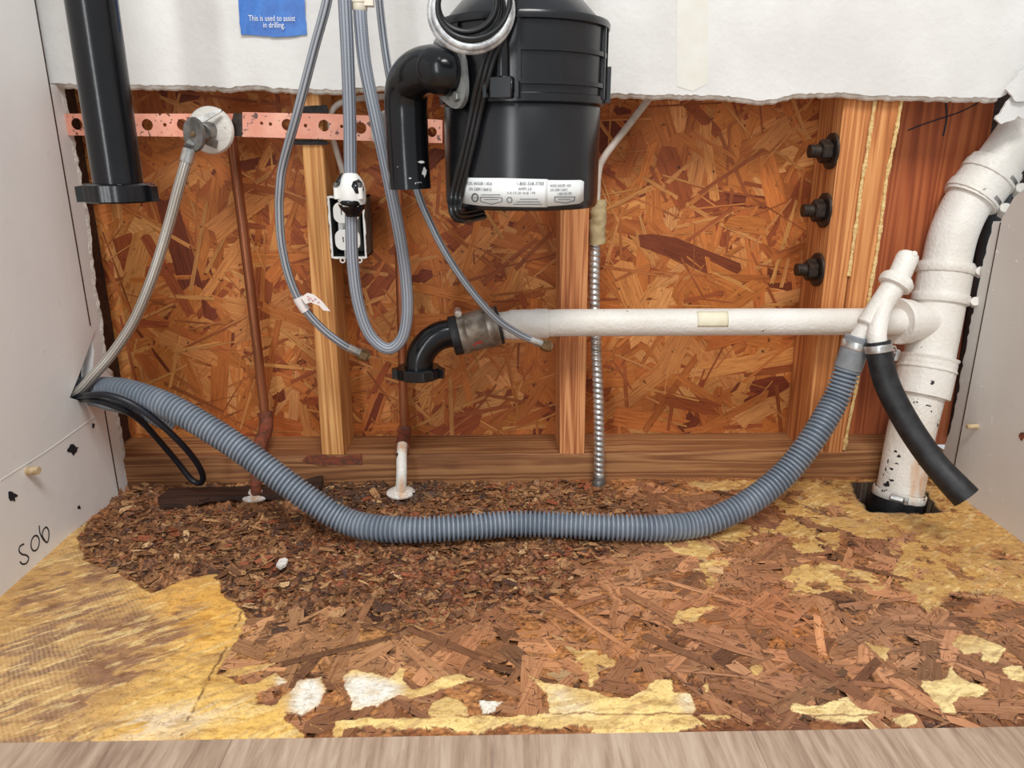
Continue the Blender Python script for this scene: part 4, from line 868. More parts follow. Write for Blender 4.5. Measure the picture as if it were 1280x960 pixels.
# cables in the cavity
def cable(label, seq, w_, mat='cable', name='electrical_cable', cat='cable'):
    t_ = hosepath(seq, 8, .005); mb = MB(); tube(mb, t_, px_r(seq[1][:2], seq[1][2], w_), 12, sx=1.0); return tag(link(name, mb.mesh(), MW[mat]), label, cat)
cable('white electrical cable curving behind the copper strap into the outlet box', [(433, 250, .04), (429, 219, .035), (421, 190, .03), (414, 165, .025), (413, 145, .022), (422, 131, .022), (440, 125, .025), (465, 122, .03), (500, 120, .035), (530, 119, .045)], 7.5)
cable('white electrical cable slanting down behind the disposer to the conduit', [(826, 100, .05), (815, 118, .05), (797, 142, .05), (772, 174, .045), (755, 197, .04), (748, 215, .038), (746, 252, .035)], 9)
# flexible conduit
cseq = [(744, 262, .030), (744, 300, .030), (743, 360, .026), (745, 430, .016), (748, 500, .006), (749, 560, -.002), (749, 606, -.006)]
cdt = thing('metal_conduit', 'flexible metal conduit standing beside the reddish stud', 'conduit', P(749, 606, -.006))
cp = hosepath(cseq, 8, .00045)
mb = MB(); r_ = px_r((744, 400), .02, 14); tube(mb, cp, 1.0*r_, 14, rf=lambda s, a: .86+.16*(.5+.5*math.sin(2*math.pi*s/.0068+a))**.6); link('armoured_sleeve', mb.mesh(), MW['steel'], cdt)
mb = MB(); b_ = P(749, 604, -.006); cyl(mb, P(749, 594, -.005), b_, r_*1.12, 18); lathe(mb, Vector((b_.x, b_.y, .0)), (0, 0, 1), [(0, r_*1.3), (.004, r_*1.25), (.008, r_)], 18); link('end_fitting', mb.mesh(), MW['dull_steel'], cdt)
mb = MB(); tp_ = hosepath([(747, 250, .028), (748, 272, .027), (746, 290, .027), (747, 304, .028)], 8, .002)
tube(mb, tp_, r_*1.45, 18, rf=lambda s, a: 1+.16*mnoise.noise(Vector((s*160, math.cos(a)*1.3, math.sin(a)*1.3)))); link('cloth_tape_wrap', mb.mesh(), MW['tape'], cdt)

# ------------------------------------------------------------------ anchor bolts on the post side
X0 = P(1005, 500, SY).x-.0006
for i, (wc_, lab) in enumerate((((1040, 189), 'dark anchor bolt with washer and nut on the post, topmost of three'), ((1031, 263), 'dark anchor bolt with washer and nut on the post, middle one of three'), ((1022, 337), 'dark anchor bolt with washer and nut on the post, lowest of three'))):
    X0 = P(1055-(wc_[1]-120)*.111, wc_[1], SY).x-.0004
    w0 = Xp(*wc_, X0); bt = thing('anchor_bolt', lab, 'bolt', w0, 'bolts on the post side'); a = math.radians(0)
    mb = MB(); lathe(mb, w0, (-1, 0, 0), [(0, .0205), (.0028, .0205), (.0032, .0195)], 28); link('washer', mb.mesh(), MW['dark_iron'], bt)
    mb = MB(); lathe(mb, w0-Vector((.003, 0, 0)), (-1, 0, 0), [(0, .0125), (.001, .0135), (.0105, .0135), (.0118, .0122)], 6); me = mb.mesh(); link('nut', me, MW['dark_iron'], bt)
    mb = MB(); tube(mb, resample([w0-Vector((.008, 0, 0)), w0-Vector((.027, 0, 0))], .0004)[0], .0078, 18, rf=lambda s, a: 1-.07*(.5+.5*math.sin(2*math.pi*s/.0021+a))); link('threaded_rod', mb.mesh(), MW['dark_iron'], bt)

# ------------------------------------------------------------------ drain stack
def Ystk(y): return float(np.interp(y, [100, 165, 250, 320, 400, 500, 560, 640], [.040, .038, .032, .022, .004, -.022, -.036, -.047]))
axp = [(1116, 662), (1118, 640), (1126, 608), (1139, 540), (1153, 484), (1167, 418), (1179, 352), (1185, 318), (1193, 288), (1207, 258), (1228, 230), (1250, 202), (1275, 168), (1306, 122)]
ax3 = [P(x, y, Ystk(y)) for x, y in axp]
st = thing('drain_stack', 'thick white painted drain stack climbing the right corner through a floor hole', 'pipe', ax3[1])
R0 = mpp(ax3[3])*27.5
full = resample(catmull(ax3, 10), .002)[0]
def near(px): 
    best = min(range(len(full)), key=lambda i: (Vector(proj(full[i]))-Vector(px)).length); return best
def proj(p): v = np.array(p)-CAM; return (640+FPX*(v@_r)/(v@_f), 480-FPX*(v@_u)/(v@_f))
def seg(name, a, b, r, mat, prof=None, sides=40, parent=None, rf=None, caps=True):
    i0, i1 = sorted((near(a), near(b))); mb = MB(); tube(mb, full[i0:i1+1], prof or r, sides, rf=rf, caps=caps); return link(name, mb.mesh(), MW[mat], parent or st)
seg('lower_pipe', (1119, 636), (1153, 484), R0, 'oldpaint_chipped')
seg('tee_body', (1153, 484), (1179, 352), R0*1.06, 'oldpaint')
seg('upper_pipe', (1179, 352), (1306, 122), R0*1.0, 'oldpaint')
seg('rubber_boot', (1116, 655), (1122, 622), R0*1.08, 'black_rubber')
def hub(a, b, k, mat, lip=.0):
    return seg('hub', a, b, R0*k, mat, prof=lambda s, L: R0*(k+(.05 if (s < .004 or s > L-.004) else 0)-(.02 if .004 <= s < .006 else 0)))
rib = lambda s, a: 1+.012*math.sin(a*56)
seg('shielded_coupling', (1151, 494), (1160, 452), R0*1.2, 'oldpaint', rf=rib)
hub((1157, 462), (1161, 446), 1.2, 'oldpaint')
cpl = seg('shielded_coupling', (1174, 380), (1183, 328), R0*1.12, 'oldpaint', rf=rib)
cp2 = seg('shielded_coupling', (1212, 250), (1245, 208), R0*1.16, 'oldpaint', rf=rib)
def clamp(i, width, r, mat, parent, ang=0.0, screw=True, name='hose_clamp', sc=1.0, pts=None, smat=None):
    pts = pts or full; c = pts[i]; t_ = (pts[min(i+2, len(pts)-1)]-pts[max(i-2, 0)]).normalized()
    mb = MB(); lathe(mb, c-t_*width/2, t_, [(0, r*.97), (0, r*1.02), (.0006, r*1.035), (width-.0006, r*1.035), (width, r*1.02), (width, r*.97)], 48, caps=False); o = link(name, mb.mesh(), MW[mat], parent)
    if screw:
        ref = Vector((0, -1, 0)); n = (ref-t_*ref.dot(t_)).normalized(); b = t_.cross(n); d = n*math.cos(ang)+b*math.sin(ang); tn = t_.cross(d)
        q = c+d*(r*1.03+.0035*sc); mb = MB(); cyl(mb, q-tn*.006*sc, q+tn*.006*sc, .0042*sc, 16); nut(mb, q+tn*.0065*sc, q+tn*.0105*sc, .0046*sc)
        link('clamp_screw', mb.mesh(), MW[smat or mat], o)
        # housing with slots
    return o
nf_ = near
clamp(nf_((1176, 373)), .011, R0*1.15, 'oldpaint', cpl, 1.05, sc=1.3); clamp(nf_((1182, 337)), .011, R0*1.15, 'oldpaint', cpl, 1.05, sc=1.3)
clamp(nf_((1217, 243)), .011, R0*1.18, 'oldpaint', cp2, .95, sc=1.4); clamp(nf_((1237, 218)), .011, R0*1.18, 'oldpaint', cp2, .95, sc=1.4)
clamp(nf_((1124, 617)), .010, R0*1.10, 'oldpaint_chipped', st, -.6, smat='steel', sc=1.2); 
# slotted bands of the two clamps at the bend
for q in ((1215, 243), (1236, 218)):
    i = nf_(q); c = full[i]; t_ = (full[i+2]-full[i-2]).normalized(); ref = Vector((0, -1, 0)); n = (ref-t_*ref.dot(t_)).normalized(); b = t_.cross(n)
    mb = MB()
    for k in range(9):
        a = .15+.055*k; d = n*math.cos(a)+b*math.sin(a); tn = t_.cross(d); o_ = c+d*(R0*1.18*1.037)
        V = [o_+tn*s1_*.0003+t_*s2_*.0022 for s1_, s2_ in ((-1, -1), (1, -1), (1, 1), (-1, 1))]; hexa(mb, V, [v+d*.0004 for v in V])
    link('band_slots', mb.mesh(), MW['marker'], cp2)
# side branch of the tee towards the drain arm
ji = near((1164, 403)); jc = full[ji]
hb_ = P(1122, 402, -.018)
mb = MB(); tube(mb, resample([hb_, P(1150, 402, -.004), jc], .004)[0], lambda s, L: R0*(.98 if s < .016 else .86), 32); link('side_branch', mb.mesh(), MW['oldpaint'], st)
mb = MB(); lathe(mb, hb_-Vector((.001, 0, 0)), (1, .3, 0), [(0, R0*.8), (0, R0*1.0), (.004, R0*1.03), (.008, R0*1.0)], 32); link('branch_hub', mb.mesh(), MW['oldpaint'], st)
# chipped dark spots and stain on the lower pipe
def on_pipe(px, name, w_, h_, seed, mat):
    i = near(px); c = full[i]; d = Vector(ray(*px)); d.normalize(); o_ = Vector(CAM)
    t_ = (full[i+2]-full[i-2]).normalized(); n_ = -d; n_ = (n_-t_*n_.dot(t_)).normalized(); b = t_.cross(n_)
    # intersect approx: lateral offset
    off = (Vector(proj(c))-Vector(px)).length*mpp(c)*(1 if px[0] > proj(c)[0] else -1)
    a = math.asin(max(-.95, min(.95, off/R0))); b = b if b.x > 0 else -b; r3 = random.Random(seed); n = 9
    V = []
    for k in range(n):
        th_ = 2*math.pi*k/n; aa = a+w_/R0*math.cos(th_)*r3.uniform(.4, 1.1); zz = h_*math.sin(th_)*r3.uniform(.4, 1.1); V.append(c+t_*zz+(n_*math.cos(aa)+b*math.sin(aa))*(R0*1.004+.0002))
    mb = MB(); cc = sum(V, Vector())/n; hexa(mb, V, [v+(c-v).normalized()*.0012 for v in V]); link(name, mb.mesh(), MW[mat], st)
for k, (px, w_, h_) in enumerate([((1122, 560), .0022, .0018), ((1117, 582), .0040, .0018), ((1113, 574), .0012, .003), ((1123, 576), .003, .0012), ((1108, 590), .001, .0016), ((1117, 596), .0035, .0018), ((1110, 603), .0055, .0024), ((1158, 508), .006, .0012), ((1172, 475), .001, .002)]):
    on_pipe(px, 'paint_chip', w_, h_, k, 'marker')
# dark vent pipe in the corner behind
mb = MB(); vp = resample(PP([(1253, 215, .07), (1238, 300, .07), (1222, 400, .07), (1206, 500, .07), (1199, 548, .068)]), .01)[0]
tube(mb, vp, .015, 24); o = link('vent_pipe', mb.mesh(), MW['slate']); tag(o, 'dark slate pipe in the corner gap behind the drain stack', 'pipe')

# ------------------------------------------------------------------ white drain arm, coupling, black trap elbow
AY = -.034
arm = thing('drain_pipe', 'long white painted horizontal drain pipe in front of the studs', 'pipe', P(860, 403, AY))
r_ = px_r((860, 403), AY, 34); q0, q1 = P(612, 408, AY), P(1122, 403, -.019)
apts = resample([P(612, 409, AY), P(640, 406, AY), P(700, 403.5, AY), P(900, 402.5, -.03), P(1126, 402, -.019)], .004)[0]
mb = MB(); tube(mb, apts, lambda s, L: r_*(1.0+(.10*max(0, 1-max(0, s-.03)/.02) if s > .03 else .02) if s < .05 else 1.0), 32, rf=lambda s, a: 1+.01*mnoise.noise(Vector((s*60, math.cos(a)*2, math.sin(a)*2)))); link('pipe', mb.mesh(), MW['oldpaint'], arm)
mb = MB(); tube(mb, apts[6:18], r_*1.09, 32, rf=lambda s, a: 1+.02*mnoise.noise(Vector((s*90, math.cos(a)*2, math.sin(a)*2)))); link('taper_sleeve', mb.mesh(), MW['oldpaint'], arm)
i0 = min(range(len(apts)), key=lambda i: (apts[i]-P(866, 402, -.031)).length); i1 = min(range(len(apts)), key=lambda i: (apts[i]-P(904, 402, -.03)).length)
mb = MB(); fr = frames(apts); V = []; n = 8
for i in range(i0, i1+1):
    for k in range(n):
        a = -1.0+1.25*k/(n-1); V.append(apts[i]+(Vector((0, -1, 0))*math.cos(a)+Vector((0, 0, 1))*math.sin(-a+.1))*(r_*1.012+.0002))
mb.add(V, [[i*n+k, i*n+k+1, (i+1)*n+k+1, (i+1)*n+k] for i in range(i1-i0) for k in range(n-1)]); o = link('masking_tape', mb.mesh(), MW['masking'], arm); md = o.modifiers.new('t', 'SOLIDIFY'); md.thickness = .0006
cA, cB = P(575, 418, AY-.003), P(621, 407, AY)
cu_ = thing('shielded_coupling', 'stained metal coupling joining the white drain arm to the black elbow', 'coupling', cA)
d = (cB-cA).normalized(); Lc = (cB-cA).length; rc2 = mpp(cA)*24.5
mb = MB(); lathe(mb, cA-d*.010, d, [(0, rc2*.7), (0, rc2*.99), (.002, rc2*1.02), (.010, rc2*1.02), (.012, rc2*.97), (Lc+.010, rc2*.97), (Lc+.012, rc2*1.0), (Lc+.0145, rc2*.98), (Lc+.015, rc2*.7)], 40); link('rubber_sleeve', mb.mesh(), MW['black_rubber'], cu_)
mb = MB(); lathe(mb, cA+d*.001, d, [(0, rc2*.98), (0, rc2*1.0), (Lc*.28, rc2*1.0), (Lc*.3, rc2*1.02), (Lc*.7, rc2*1.02), (Lc*.72, rc2*1.0), (Lc, rc2*1.0), (Lc, rc2*.98)], 48, caps=False, rf=lambda t_, a: 1+.004*math.sin(a*70)); sh_ = link('metal_shield', mb.mesh(), MW['stained_steel'], cu_)
cpts = resample([cA, cB], .002)[0]
for frac in (.12, .82):
    clamp(int(len(cpts)*frac), .008, rc2*1.02, 'stained_steel', cu_, -1.45, pts=cpts, sc=.95, smat='steel')
o = None
V = []; c_ = cA+d*Lc*.48
r3 = random.Random(4)
for k in range(11):
    th_ = 2*math.pi*k/11; a = .55+.26*math.cos(th_)*r3.uniform(.5, 1.2); s_ = .006*math.sin(th_)*r3.uniform(.6, 1.2)
    V.append(c_+d*(s_+.001)+(Vector((0, -1, 0))*math.cos(a)-Vector((0, 0, 1))*math.sin(a))*(rc2*1.035))
mb = MB(); hexa(mb, V, [v+Vector((0, .0015, .0005)) for v in V]); link('red_paint_mark', mb.mesh(), MW['redink'], cu_)
te = thing('trap_elbow', 'glossy black trap elbow with slip nut below the metal coupling', 'pipe elbow', P(523, 470, AY-.012))
ep_ = hosepath([(585, 416, AY-.003), (568, 416, AY-.003), (549, 420, AY-.005), (534, 431, AY-.008), (525, 446, AY-.010), (523, 462, AY-.011)], 8, .002)
mb = MB(); tube(mb, ep_, mpp(ep_[0])*17.8, 32); link('bend', mb.mesh(), MW['black_abs'], te)
def slipnut(parent, top_, h, r, n=14, lugs=((0, 1), (math.pi, 1)), axd=(0, 0, -1)):
    mb = MB(); lathe(mb, top_, axd, [(0, r*.72), (0, r*.93), (.0015, r), (h-.0015, r), (h, r*.94), (h, r*.75), (h*.5, r*.72)], 56, rf=lambda t_, a: 1+(.045 if math.sin(a*n) > .35 else 0))
    o = link('slip_nut', mb.mesh(), MW['black_abs'], parent)
    for a, k in lugs:
        c = Vector(top_)+Vector(axd)*h*.5; dx = Vector((math.cos(a), math.sin(a), 0)); dy = Vector((-math.sin(a), math.cos(a), 0)); mb = MB()
        V = [c+dx*r*.9+dy*.006+Vector((0, 0, h*.45)), c+dx*(r*1.2)+dy*.004+Vector((0, 0, h*.35)), c+dx*(r*1.2)+dy*.004-Vector((0, 0, h*.45)), c+dx*r*.9+dy*.006-Vector((0, 0, h*.45))]
        hexa(mb, V, [v-dy*.010 for v in V]); link('nut_lug', mb.mesh(), MW['black_abs'], o)
    return o
nt_ = P(523, 458, AY-.011); slipnut(te, nt_, mpp(nt_)*14, mpp(nt_)*27.5, lugs=((-.15, 1), (math.pi+.15, 1)))

# ------------------------------------------------------------------ tailpipe at upper left
TY = -.17
tb = P(150, 240, TY); tp0 = P(118, -60, TY); tpz = Vector((tb.x, tb.y, tp0.z)); 
tt = thing('tailpiece', 'glossy black sink tailpiece hanging at upper left with a slip nut', 'pipe', tb)
mb = MB(); tube(mb, resample([Vector((P(147, 222, TY).x, TY, tb.z+.004)), Vector((P(115, 0, TY).x-.0005, TY, P(115, 0, TY).z)), Vector((P(108, -60, TY).x, TY, P(108, -60, TY).z)), Vector((P(108, -60, TY).x-.001, TY, .78))], .006)[0], mpp(tb)*28.5, 40); link('pipe', mb.mesh(), MW['black_abs'], tt)
nt_ = P(149, 229, TY); slipnut(tt, Vector((nt_.x-.001, nt_.y, nt_.z)), mpp(nt_)*23, mpp(nt_)*40, n=9, lugs=((-.12, 1), (math.pi+.3, 1), (1.3, 1), (2.2, 1)))

# ------------------------------------------------------------------ disposer
DY = -.15; c0 = P(651.5, 255, DY); RD = mpp(c0)*94
cx_ = c0.x+.0005; front = DY-RD
z_bot = P(650, 264, front).z; z_j = P(652, 126, front).z; z_top = P(655, 14, front).z
dp = thing('garbage_disposal', 'big black garbage disposer with a white rating sticker', 'garbage disposer', (cx_, DY, z_bot))
A0 = Vector((cx_, DY, 0))
def L_(name, prof, mat='black_body', sides=72, parent=dp, rf=None): 
    mb = MB(); lathe(mb, A0, (0, 0, 1), prof, sides, rf=rf); return link(name, mb.mesh(), MW[mat], parent)
L_('motor_housing', [(z_bot+.001, RD*.90), (z_bot, RD*.965), (z_bot+.003, RD*.995), (z_bot+.01, RD), (z_j-.002, RD*1.0), (z_j, RD*.985)])
RU = RD*1.055
L_('grind_chamber', [(z_j-.001, RD*1.0), (z_j, RU*1.0), (z_j+.006, RU*1.0), (z_j+.007, RU*.975), (z_top-.004, RU*.985), (z_top, RU*.98)])
for zz in (P(690, 102, front).z, P(690, 60, front).z):
    # raised bands cover the right hand half
    mb = MB(); n = 40; V = []
    for k in range(n+1):
        a = -.10+1.9*k/n
        for rr, dz in ((.97, -.0022), (1.012, -.0018), (1.012, .0018), (.97, .0022)): V.append(A0+Vector((math.sin(a)*RU*rr, -math.cos(a)*RU*rr, zz+dz)))
    mb.add(V, [[k*4+j, (k+1)*4+j, (k+1)*4+(j+1) % 4, k*4+(j+1) % 4] for k in range(n) for j in range(4)]+[[0, 1, 2, 3], [n*4+3, n*4+2, n*4+1, n*4]]); link('raised_band', mb.mesh(), MW['black_body'], dp)
def vrib(a, z0_, z1_, w_, k=1.02, name='vertical_rib'):
    d_ = Vector((math.sin(a), -math.cos(a), 0)); s_ = Vector((math.cos(a), math.sin(a), 0)); mb = MB()
    V = [A0+d_*RU*.95-s_*w_/2, A0+d_*RU*k-s_*w_/2, A0+d_*RU*k+s_*w_/2, A0+d_*RU*.95+s_*w_/2]
    hexa(mb, [v+Vector((0, 0, z0_)) for v in V], [v+Vector((0, 0, z1_)) for v in V]); me = mb.mesh(); bm = bmesh.new(); bm.from_mesh(me); bmesh.ops.recalc_face_normals(bm, faces=bm.faces); bm.to_mesh(me); bm.free()
    return link(name, me, MW['black_body'], dp)
for a in (-.07, 1.18, 1.34): vrib(a, z_j+.004, z_top-.002, .003)
vrib(1.42, z_j+.002, z_j+.032, .014, 1.06)
L_('top_rim', [(z_top-.006, RU*.97), (z_top-.005, RU*1.03), (z_top-.001, RU*1.035), (z_top+.001, RU*1.02), (z_top+.001, RU*.9)])
L_('upper_dome', [(z_top, RU*.93), (z_top+.004, RU*.90), (z_top+.012, RU*.80), (z_top+.02, RU*.70), (z_top+.03, RU*.52), (z_top+.045, RU*.45), (z_top+.24, RU*.45)])
# mounting lug with bolt post at front left
a = -.25; d_ = Vector((math.sin(a), -math.cos(a), 0)); lc = A0+d_*RU*1.0
mb = MB(); z_a, z_b = P(634, 124, front).z, P(634, 96, front).z
s_ = Vector((math.cos(a), math.sin(a), 0))
V = [lc-s_*.0095-d_*.008, lc-s_*.0095+d_*.007, lc+s_*.0095+d_*.007, lc+s_*.0095-d_*.008]; hexa(mb, [v+Vector((0, 0, z_a)) for v in V], [v+Vector((0, 0, z_b)) for v in V]); me = mb.mesh(); bm = bmesh.new(); bm.from_mesh(me); bmesh.ops.recalc_face_normals(bm, faces=bm.faces); bmesh.ops.bevel(bm, geom=bm.edges[:], offset=.001, segments=2, affect='EDGES'); bm.to_mesh(me); bm.free(); lug = link('mounting_lug', me, MW['black_body'], dp)
for sg in (-1, 1):
    mb = MB(); c = lc+s_*sg*.0135+d_*.001; V = [c-s_*.0015-d_*.008, c-s_*.0015+d_*.006, c+s_*.0015+d_*.006, c+s_*.0015-d_*.008]; hexa(mb, [v+Vector((0, 0, z_a+.001)) for v in V], [v+Vector((0, 0, z_b-.004)) for v in V]); me = mb.mesh(); bm = bmesh.new(); bm.from_mesh(me); bmesh.ops.recalc_face_normals(bm, faces=bm.faces); bm.to_mesh(me); bm.free(); link('lug_fin', me, MW['black_body'], lug)
mb = MB(); p_ = lc+d_*.001; tube(mb, [Vector((p_.x, p_.y, z_b)), Vector((p_.x, p_.y, z_b+.012)), Vector((p_.x-.001, p_.y+.001, z_top-.004))], .0058, 16); link('bolt_post', mb.mesh(), MW['black_body'], dp)
# mounting ear panel on the left top
vrib(-1.0, z_j+.035, z_top-.004, .03, 1.0, 'side_panel')
# sticker bent round the housing
def cyl_place(x, z, lift=0.0): a = x/RD; return Vector((cx_+math.sin(a)*(RD+.0003+lift), DY-math.cos(a)*(RD+.0003+lift), z))
def sx_of(px, py): # arc coordinate of a pixel on the cylinder front
    d_ = ray(px, py); best = None
    o_ = CAM; ax_, ay_ = o_[0]-cx_, o_[1]-DY; A_ = d_[0]**2+d_[1]**2; B_ = 2*(ax_*d_[0]+ay_*d_[1]); C_ = ax_**2+ay_**2-RD**2; disc = max(0, B_*B_-4*A_*C_)
    t_ = (-B_-math.sqrt(disc))/(2*A_); q = o_+d_*t_; return math.atan2(q[0]-cx_, -(q[1]-DY))*RD, q[2]
def sticker(name, px, label, lift):
    loop = [sx_of(*q) for q in px]; 
    # triangulate as a strip across
    xs_ = np.linspace(min(p[0] for p in loop), max(p[0] for p in loop), 26); h2 = len(loop)//2
    topl = sorted(loop[:h2]); botl = sorted(loop[h2:]); V = []
    for x in xs_:
        zt = np.interp(x, [p[0] for p in topl], [p[1] for p in topl]); zb = np.interp(x, [p[0] for p in botl], [p[1] for p in botl])
        V += [cyl_place(x, zb, lift), cyl_place(x, zt, lift)]
    mb = MB(); mb.add(V, [[2*k, 2*k+2, 2*k+3, 2*k+1] for k in range(25)]); o = link(name, mb.mesh(), MW['sticker'], dp); md = o.modifiers.new('t', 'SOLIDIFY'); md.thickness = .0003; md.offset = -1
    o['label'] = label; return o
s_1 = sticker('rating_sticker', [(579, 232), (581, 222), (630, 222.5), (684, 224), (684, 258), (640, 258), (600, 256.5), (583, 255), (579, 248)][0:4]+[(684, 259), (640, 258.5), (600, 257), (579, 254)], 'wide white rating sticker', 0.0002)
s_2 = sticker('serial_sticker', [(682, 225), (700, 225.2), (726, 225), (729, 227), (729, 251), (724, 254.5), (705, 256.5), (682, 258)], 'small white serial sticker', .0001)
def ctext(s, px, hpx, parent, wmul=1.0, bold=0):
    x_, z_ = sx_of(*px); m_ = .73/FPX; me = text_mesh(s, 1.0, lambda x, y: Vector((x, 0, y))); sz = hpx*m_*1.35
    for v in me.vertices: q = cyl_place(x_+v.co.x*sz*wmul, z_+v.co.z*sz, .0007); v.co = q
    o = link('printed_text', me, MW['ink'], parent); return o
ctext('MODEL BADGER 1-XDA', (583, 230.5), 3.3, s_1, .75); ctext('S/N 23091136412', (587, 238), 3.8, s_1, .8)
ctext('1-800-558-5700', (645, 231.5), 3.8, s_1, .92); ctext('AMPS 5.8', (648, 237.5), 3.0, s_1, .9); ctext('V~A 115-120  Hz 60  1 PH', (634, 242.5), 2.8, s_1, .74)
ctext('MODEL BADGER 1-XDA', (687, 233.5), 2.8, s_2, .66); ctext('S/N 23091136412', (687, 239), 3.1, s_2, .72); ctext('1-800-558-5700', (696, 243.8), 3.0, s_2, .72)
def cline(px, parent, r=.00028, closed=True):
    pts_ = [cyl_place(*sx_of(*q), .0006) for q in px]; pts_ = pts_+[pts_[0]] if closed else pts_; mb = MB(); tube(mb, resample(pts_, .0012)[0], r, 5); link('printed_outline', mb.mesh(), MW['ink'], parent)
cline([(601, 246.5), (615, 246.5), (628, 247), (628, 252), (615, 255.5), (601, 252)], s_1); cline([(693, 246), (705, 246), (718, 246), (717, 251), (706, 254), (693, 252)], s_2)
cline(circle(594.5, 247, 3.8, 14, 5), s_1, .0006); cline(circle(637, 250, 3.2, 12, 3.6), s_1, .0003)
for a_, b_, y_, st_ in ((650, 672, 249, s_1), (646, 675, 252.3, s_1), (642, 677, 255.5, s_1), (602, 626, 243.5, s_1), (606, 623, 249.3, s_1), (592, 597, 247, s_1), (697, 712, 249, s_2)): cline([(a_, y_), ((a_+b_)/2, y_), (b_, y_)], st_, .00022, False)
# discharge elbow with its metal flange
DE = DY-.012
edir = Vector((-.80, -.60, 0)); 
ez = P(560, 90, DY-.05).z
e0 = A0+Vector((-.80, -.60, 0))*RD*.90; e0.z = ez
m_ = mpp(P(510, 150, DE)); re_ = m_*26.5
de = thing('discharge_elbow', 'black discharge elbow pointing down from the disposer, scuffed white at its mouth', 'pipe elbow', P(513, 236, DE))
ept = [e0, e0+edir*.022, P(541, 86, DE-.034), P(523, 91, DE-.024), P(511, 104, DE-.010), P(507.5, 124, DE-.004), P(508, 150, DE-.002), P(510, 190, DE), P(513, 236, DE)]
ep_ = resample(catmull(ept, 8), .002)[0]
mb = MB(); tube(mb, ep_, re_, 36, hollow=.86, caps=True); link('bend', mb.mesh(), MW['black_abs'], de)
fc0 = A0+edir*RD*1.07+Vector((0, 0, ez)); b_ = Vector((edir.y, -edir.x, 0)); mb = MB(); out_ = []
n = 40
for k in range(n):
    a = 2*math.pi*k/n; r1 = re_*1.24*(1+.40*abs(math.cos(a-.95))**6); out_.append(fc0+b_*math.cos(a)*r1+Vector((0, 0, math.sin(a)*r1)))
hexa(mb, out_, [q+edir*.004 for q in out_]); me = mb.mesh(); bm = bmesh.new(); bm.from_mesh(me); bmesh.ops.recalc_face_normals(bm, faces=bm.faces); bm.to_mesh(me); bm.free(); link('metal_flange', me, MW['flange_metal'], de)
for sg in (1, -1):
    a = .95 if sg > 0 else .95+math.pi; q = fc0+b_*math.cos(a)*re_*1.3+Vector((0, 0, math.sin(a)*re_*1.3)); mb = MB(); nut(mb, q+edir*.003, q+edir*.008, .0042); link('flange_screw', mb.mesh(), MW['dull_steel'], de)
r3 = random.Random(3)
for k, (px, w_, h_) in enumerate([((533, 215), 6, 14), ((529, 202), 9, 4), ((500, 208), 1.5, 2), ((526, 228), 12, 3), ((516, 222), 4, 2)]):
    n = 12; V = []
    for j in range(n):
        th_ = 2*math.pi*j/n; qx = px[0]+w_/2*math.cos(th_)*r3.uniform(.4, 1.1); qy = px[1]+h_/2*math.sin(th_)*r3.uniform(.4, 1.1)
        c = P(512, qy, DE); off = max(-.97, min(.97, (qx-512+(qy-190)*-.02)*m_/re_)); a = math.asin(off); V.append(Vector((c.x+math.sin(a)*re_*1.008, DE-math.cos(a)*re_*1.008, c.z)))
    mb = MB(); hexa(mb, V, [v+Vector((0, .0012, 0)) for v in V]); link('white_scuff', mb.mesh(), MW['sticker'], de)

# power cord and cable coil in front of the disposer
def ysurf(x, z_px, lift): return None
def on_body(px, py, lift, R_=None):
    R_ = (R_ or RU*1.02)+lift; d_ = ray(px, py); ax_, ay_ = CAM[0]-cx_, CAM[1]-DY; A_ = d_[0]**2+d_[1]**2; B_ = 2*(ax_*d_[0]+ay_*d_[1]); C_ = ax_**2+ay_**2-R_**2; disc = B_*B_-4*A_*C_
    if disc < 0: return P(px, py, DY-.01)
    return Vector(CAM+d_*(-B_-math.sqrt(disc))/(2*A_))
seq = [(645, -30), (637, 5), (626, 40), (613, 68), (604, 100), (596, 135), (588, 172), (579, 210), (570, 245)]
cpth = [on_body(x, y, .006, RD if y > 126 else None) for x, y in seq]+[P(569, 262, DY-.062), P(574, 270, DY-.058), P(585, 270, DY-.04), P(604, 266, DY-.02)]
cpth = resample(catmull(cpth, 8), .003)[0]
pc = thing('power_cord', 'flat black power cord running down the front of the disposer', 'cord', cpth[-1])
fr = frames(cpth)
for k in (-1, 0, 1):
    mb = MB(); q = []
    for i, p in enumerate(cpth):
        t_ = fr[i][0]; s_ = t_.cross(Vector((0, -1, 0.2))).normalized(); q.append(p+s_*k*.0038)
    tube(mb, q, .0024, 10); link('conductor', mb.mesh(), MW['cord'], pc)
def ring(cx, cy, rx, ry, Y, r, rot=0, wob=0, y2=0):
    out = []
    for k in range(28):
        a = 2*math.pi*k/28; x = rx*math.cos(a); y = ry*math.sin(a); x, y = x*math.cos(rot)-y*math.sin(rot), x*math.sin(rot)+y*math.cos(rot); out.append(P(cx+x, cy+y, Y+y2*math.sin(a)+wob*math.cos(a*2)))
    q = catmull(out, 4, True); return q+[q[0]]
ch = thing('cable_coil', 'silvery white coiled hose loop hanging in front of the disposer top', 'coil', P(590, 65, -.255))
for (cx, cy, rx, ry, dy) in ((589, 14, 51, 50, 0), (590, 11, 47, 48, -.004)):
    mb = MB(); tube(mb, resample(ring(cx, cy, rx, ry, -.255+dy, 0, -.25), .003)[0], .0027, 12, caps=False); link('turn', mb.mesh(), MW['steel_white'], ch)
ck = thing('cord_coil', 'black cord loops bundled behind the silvery coil', 'coil', P(560, 20, -.25))
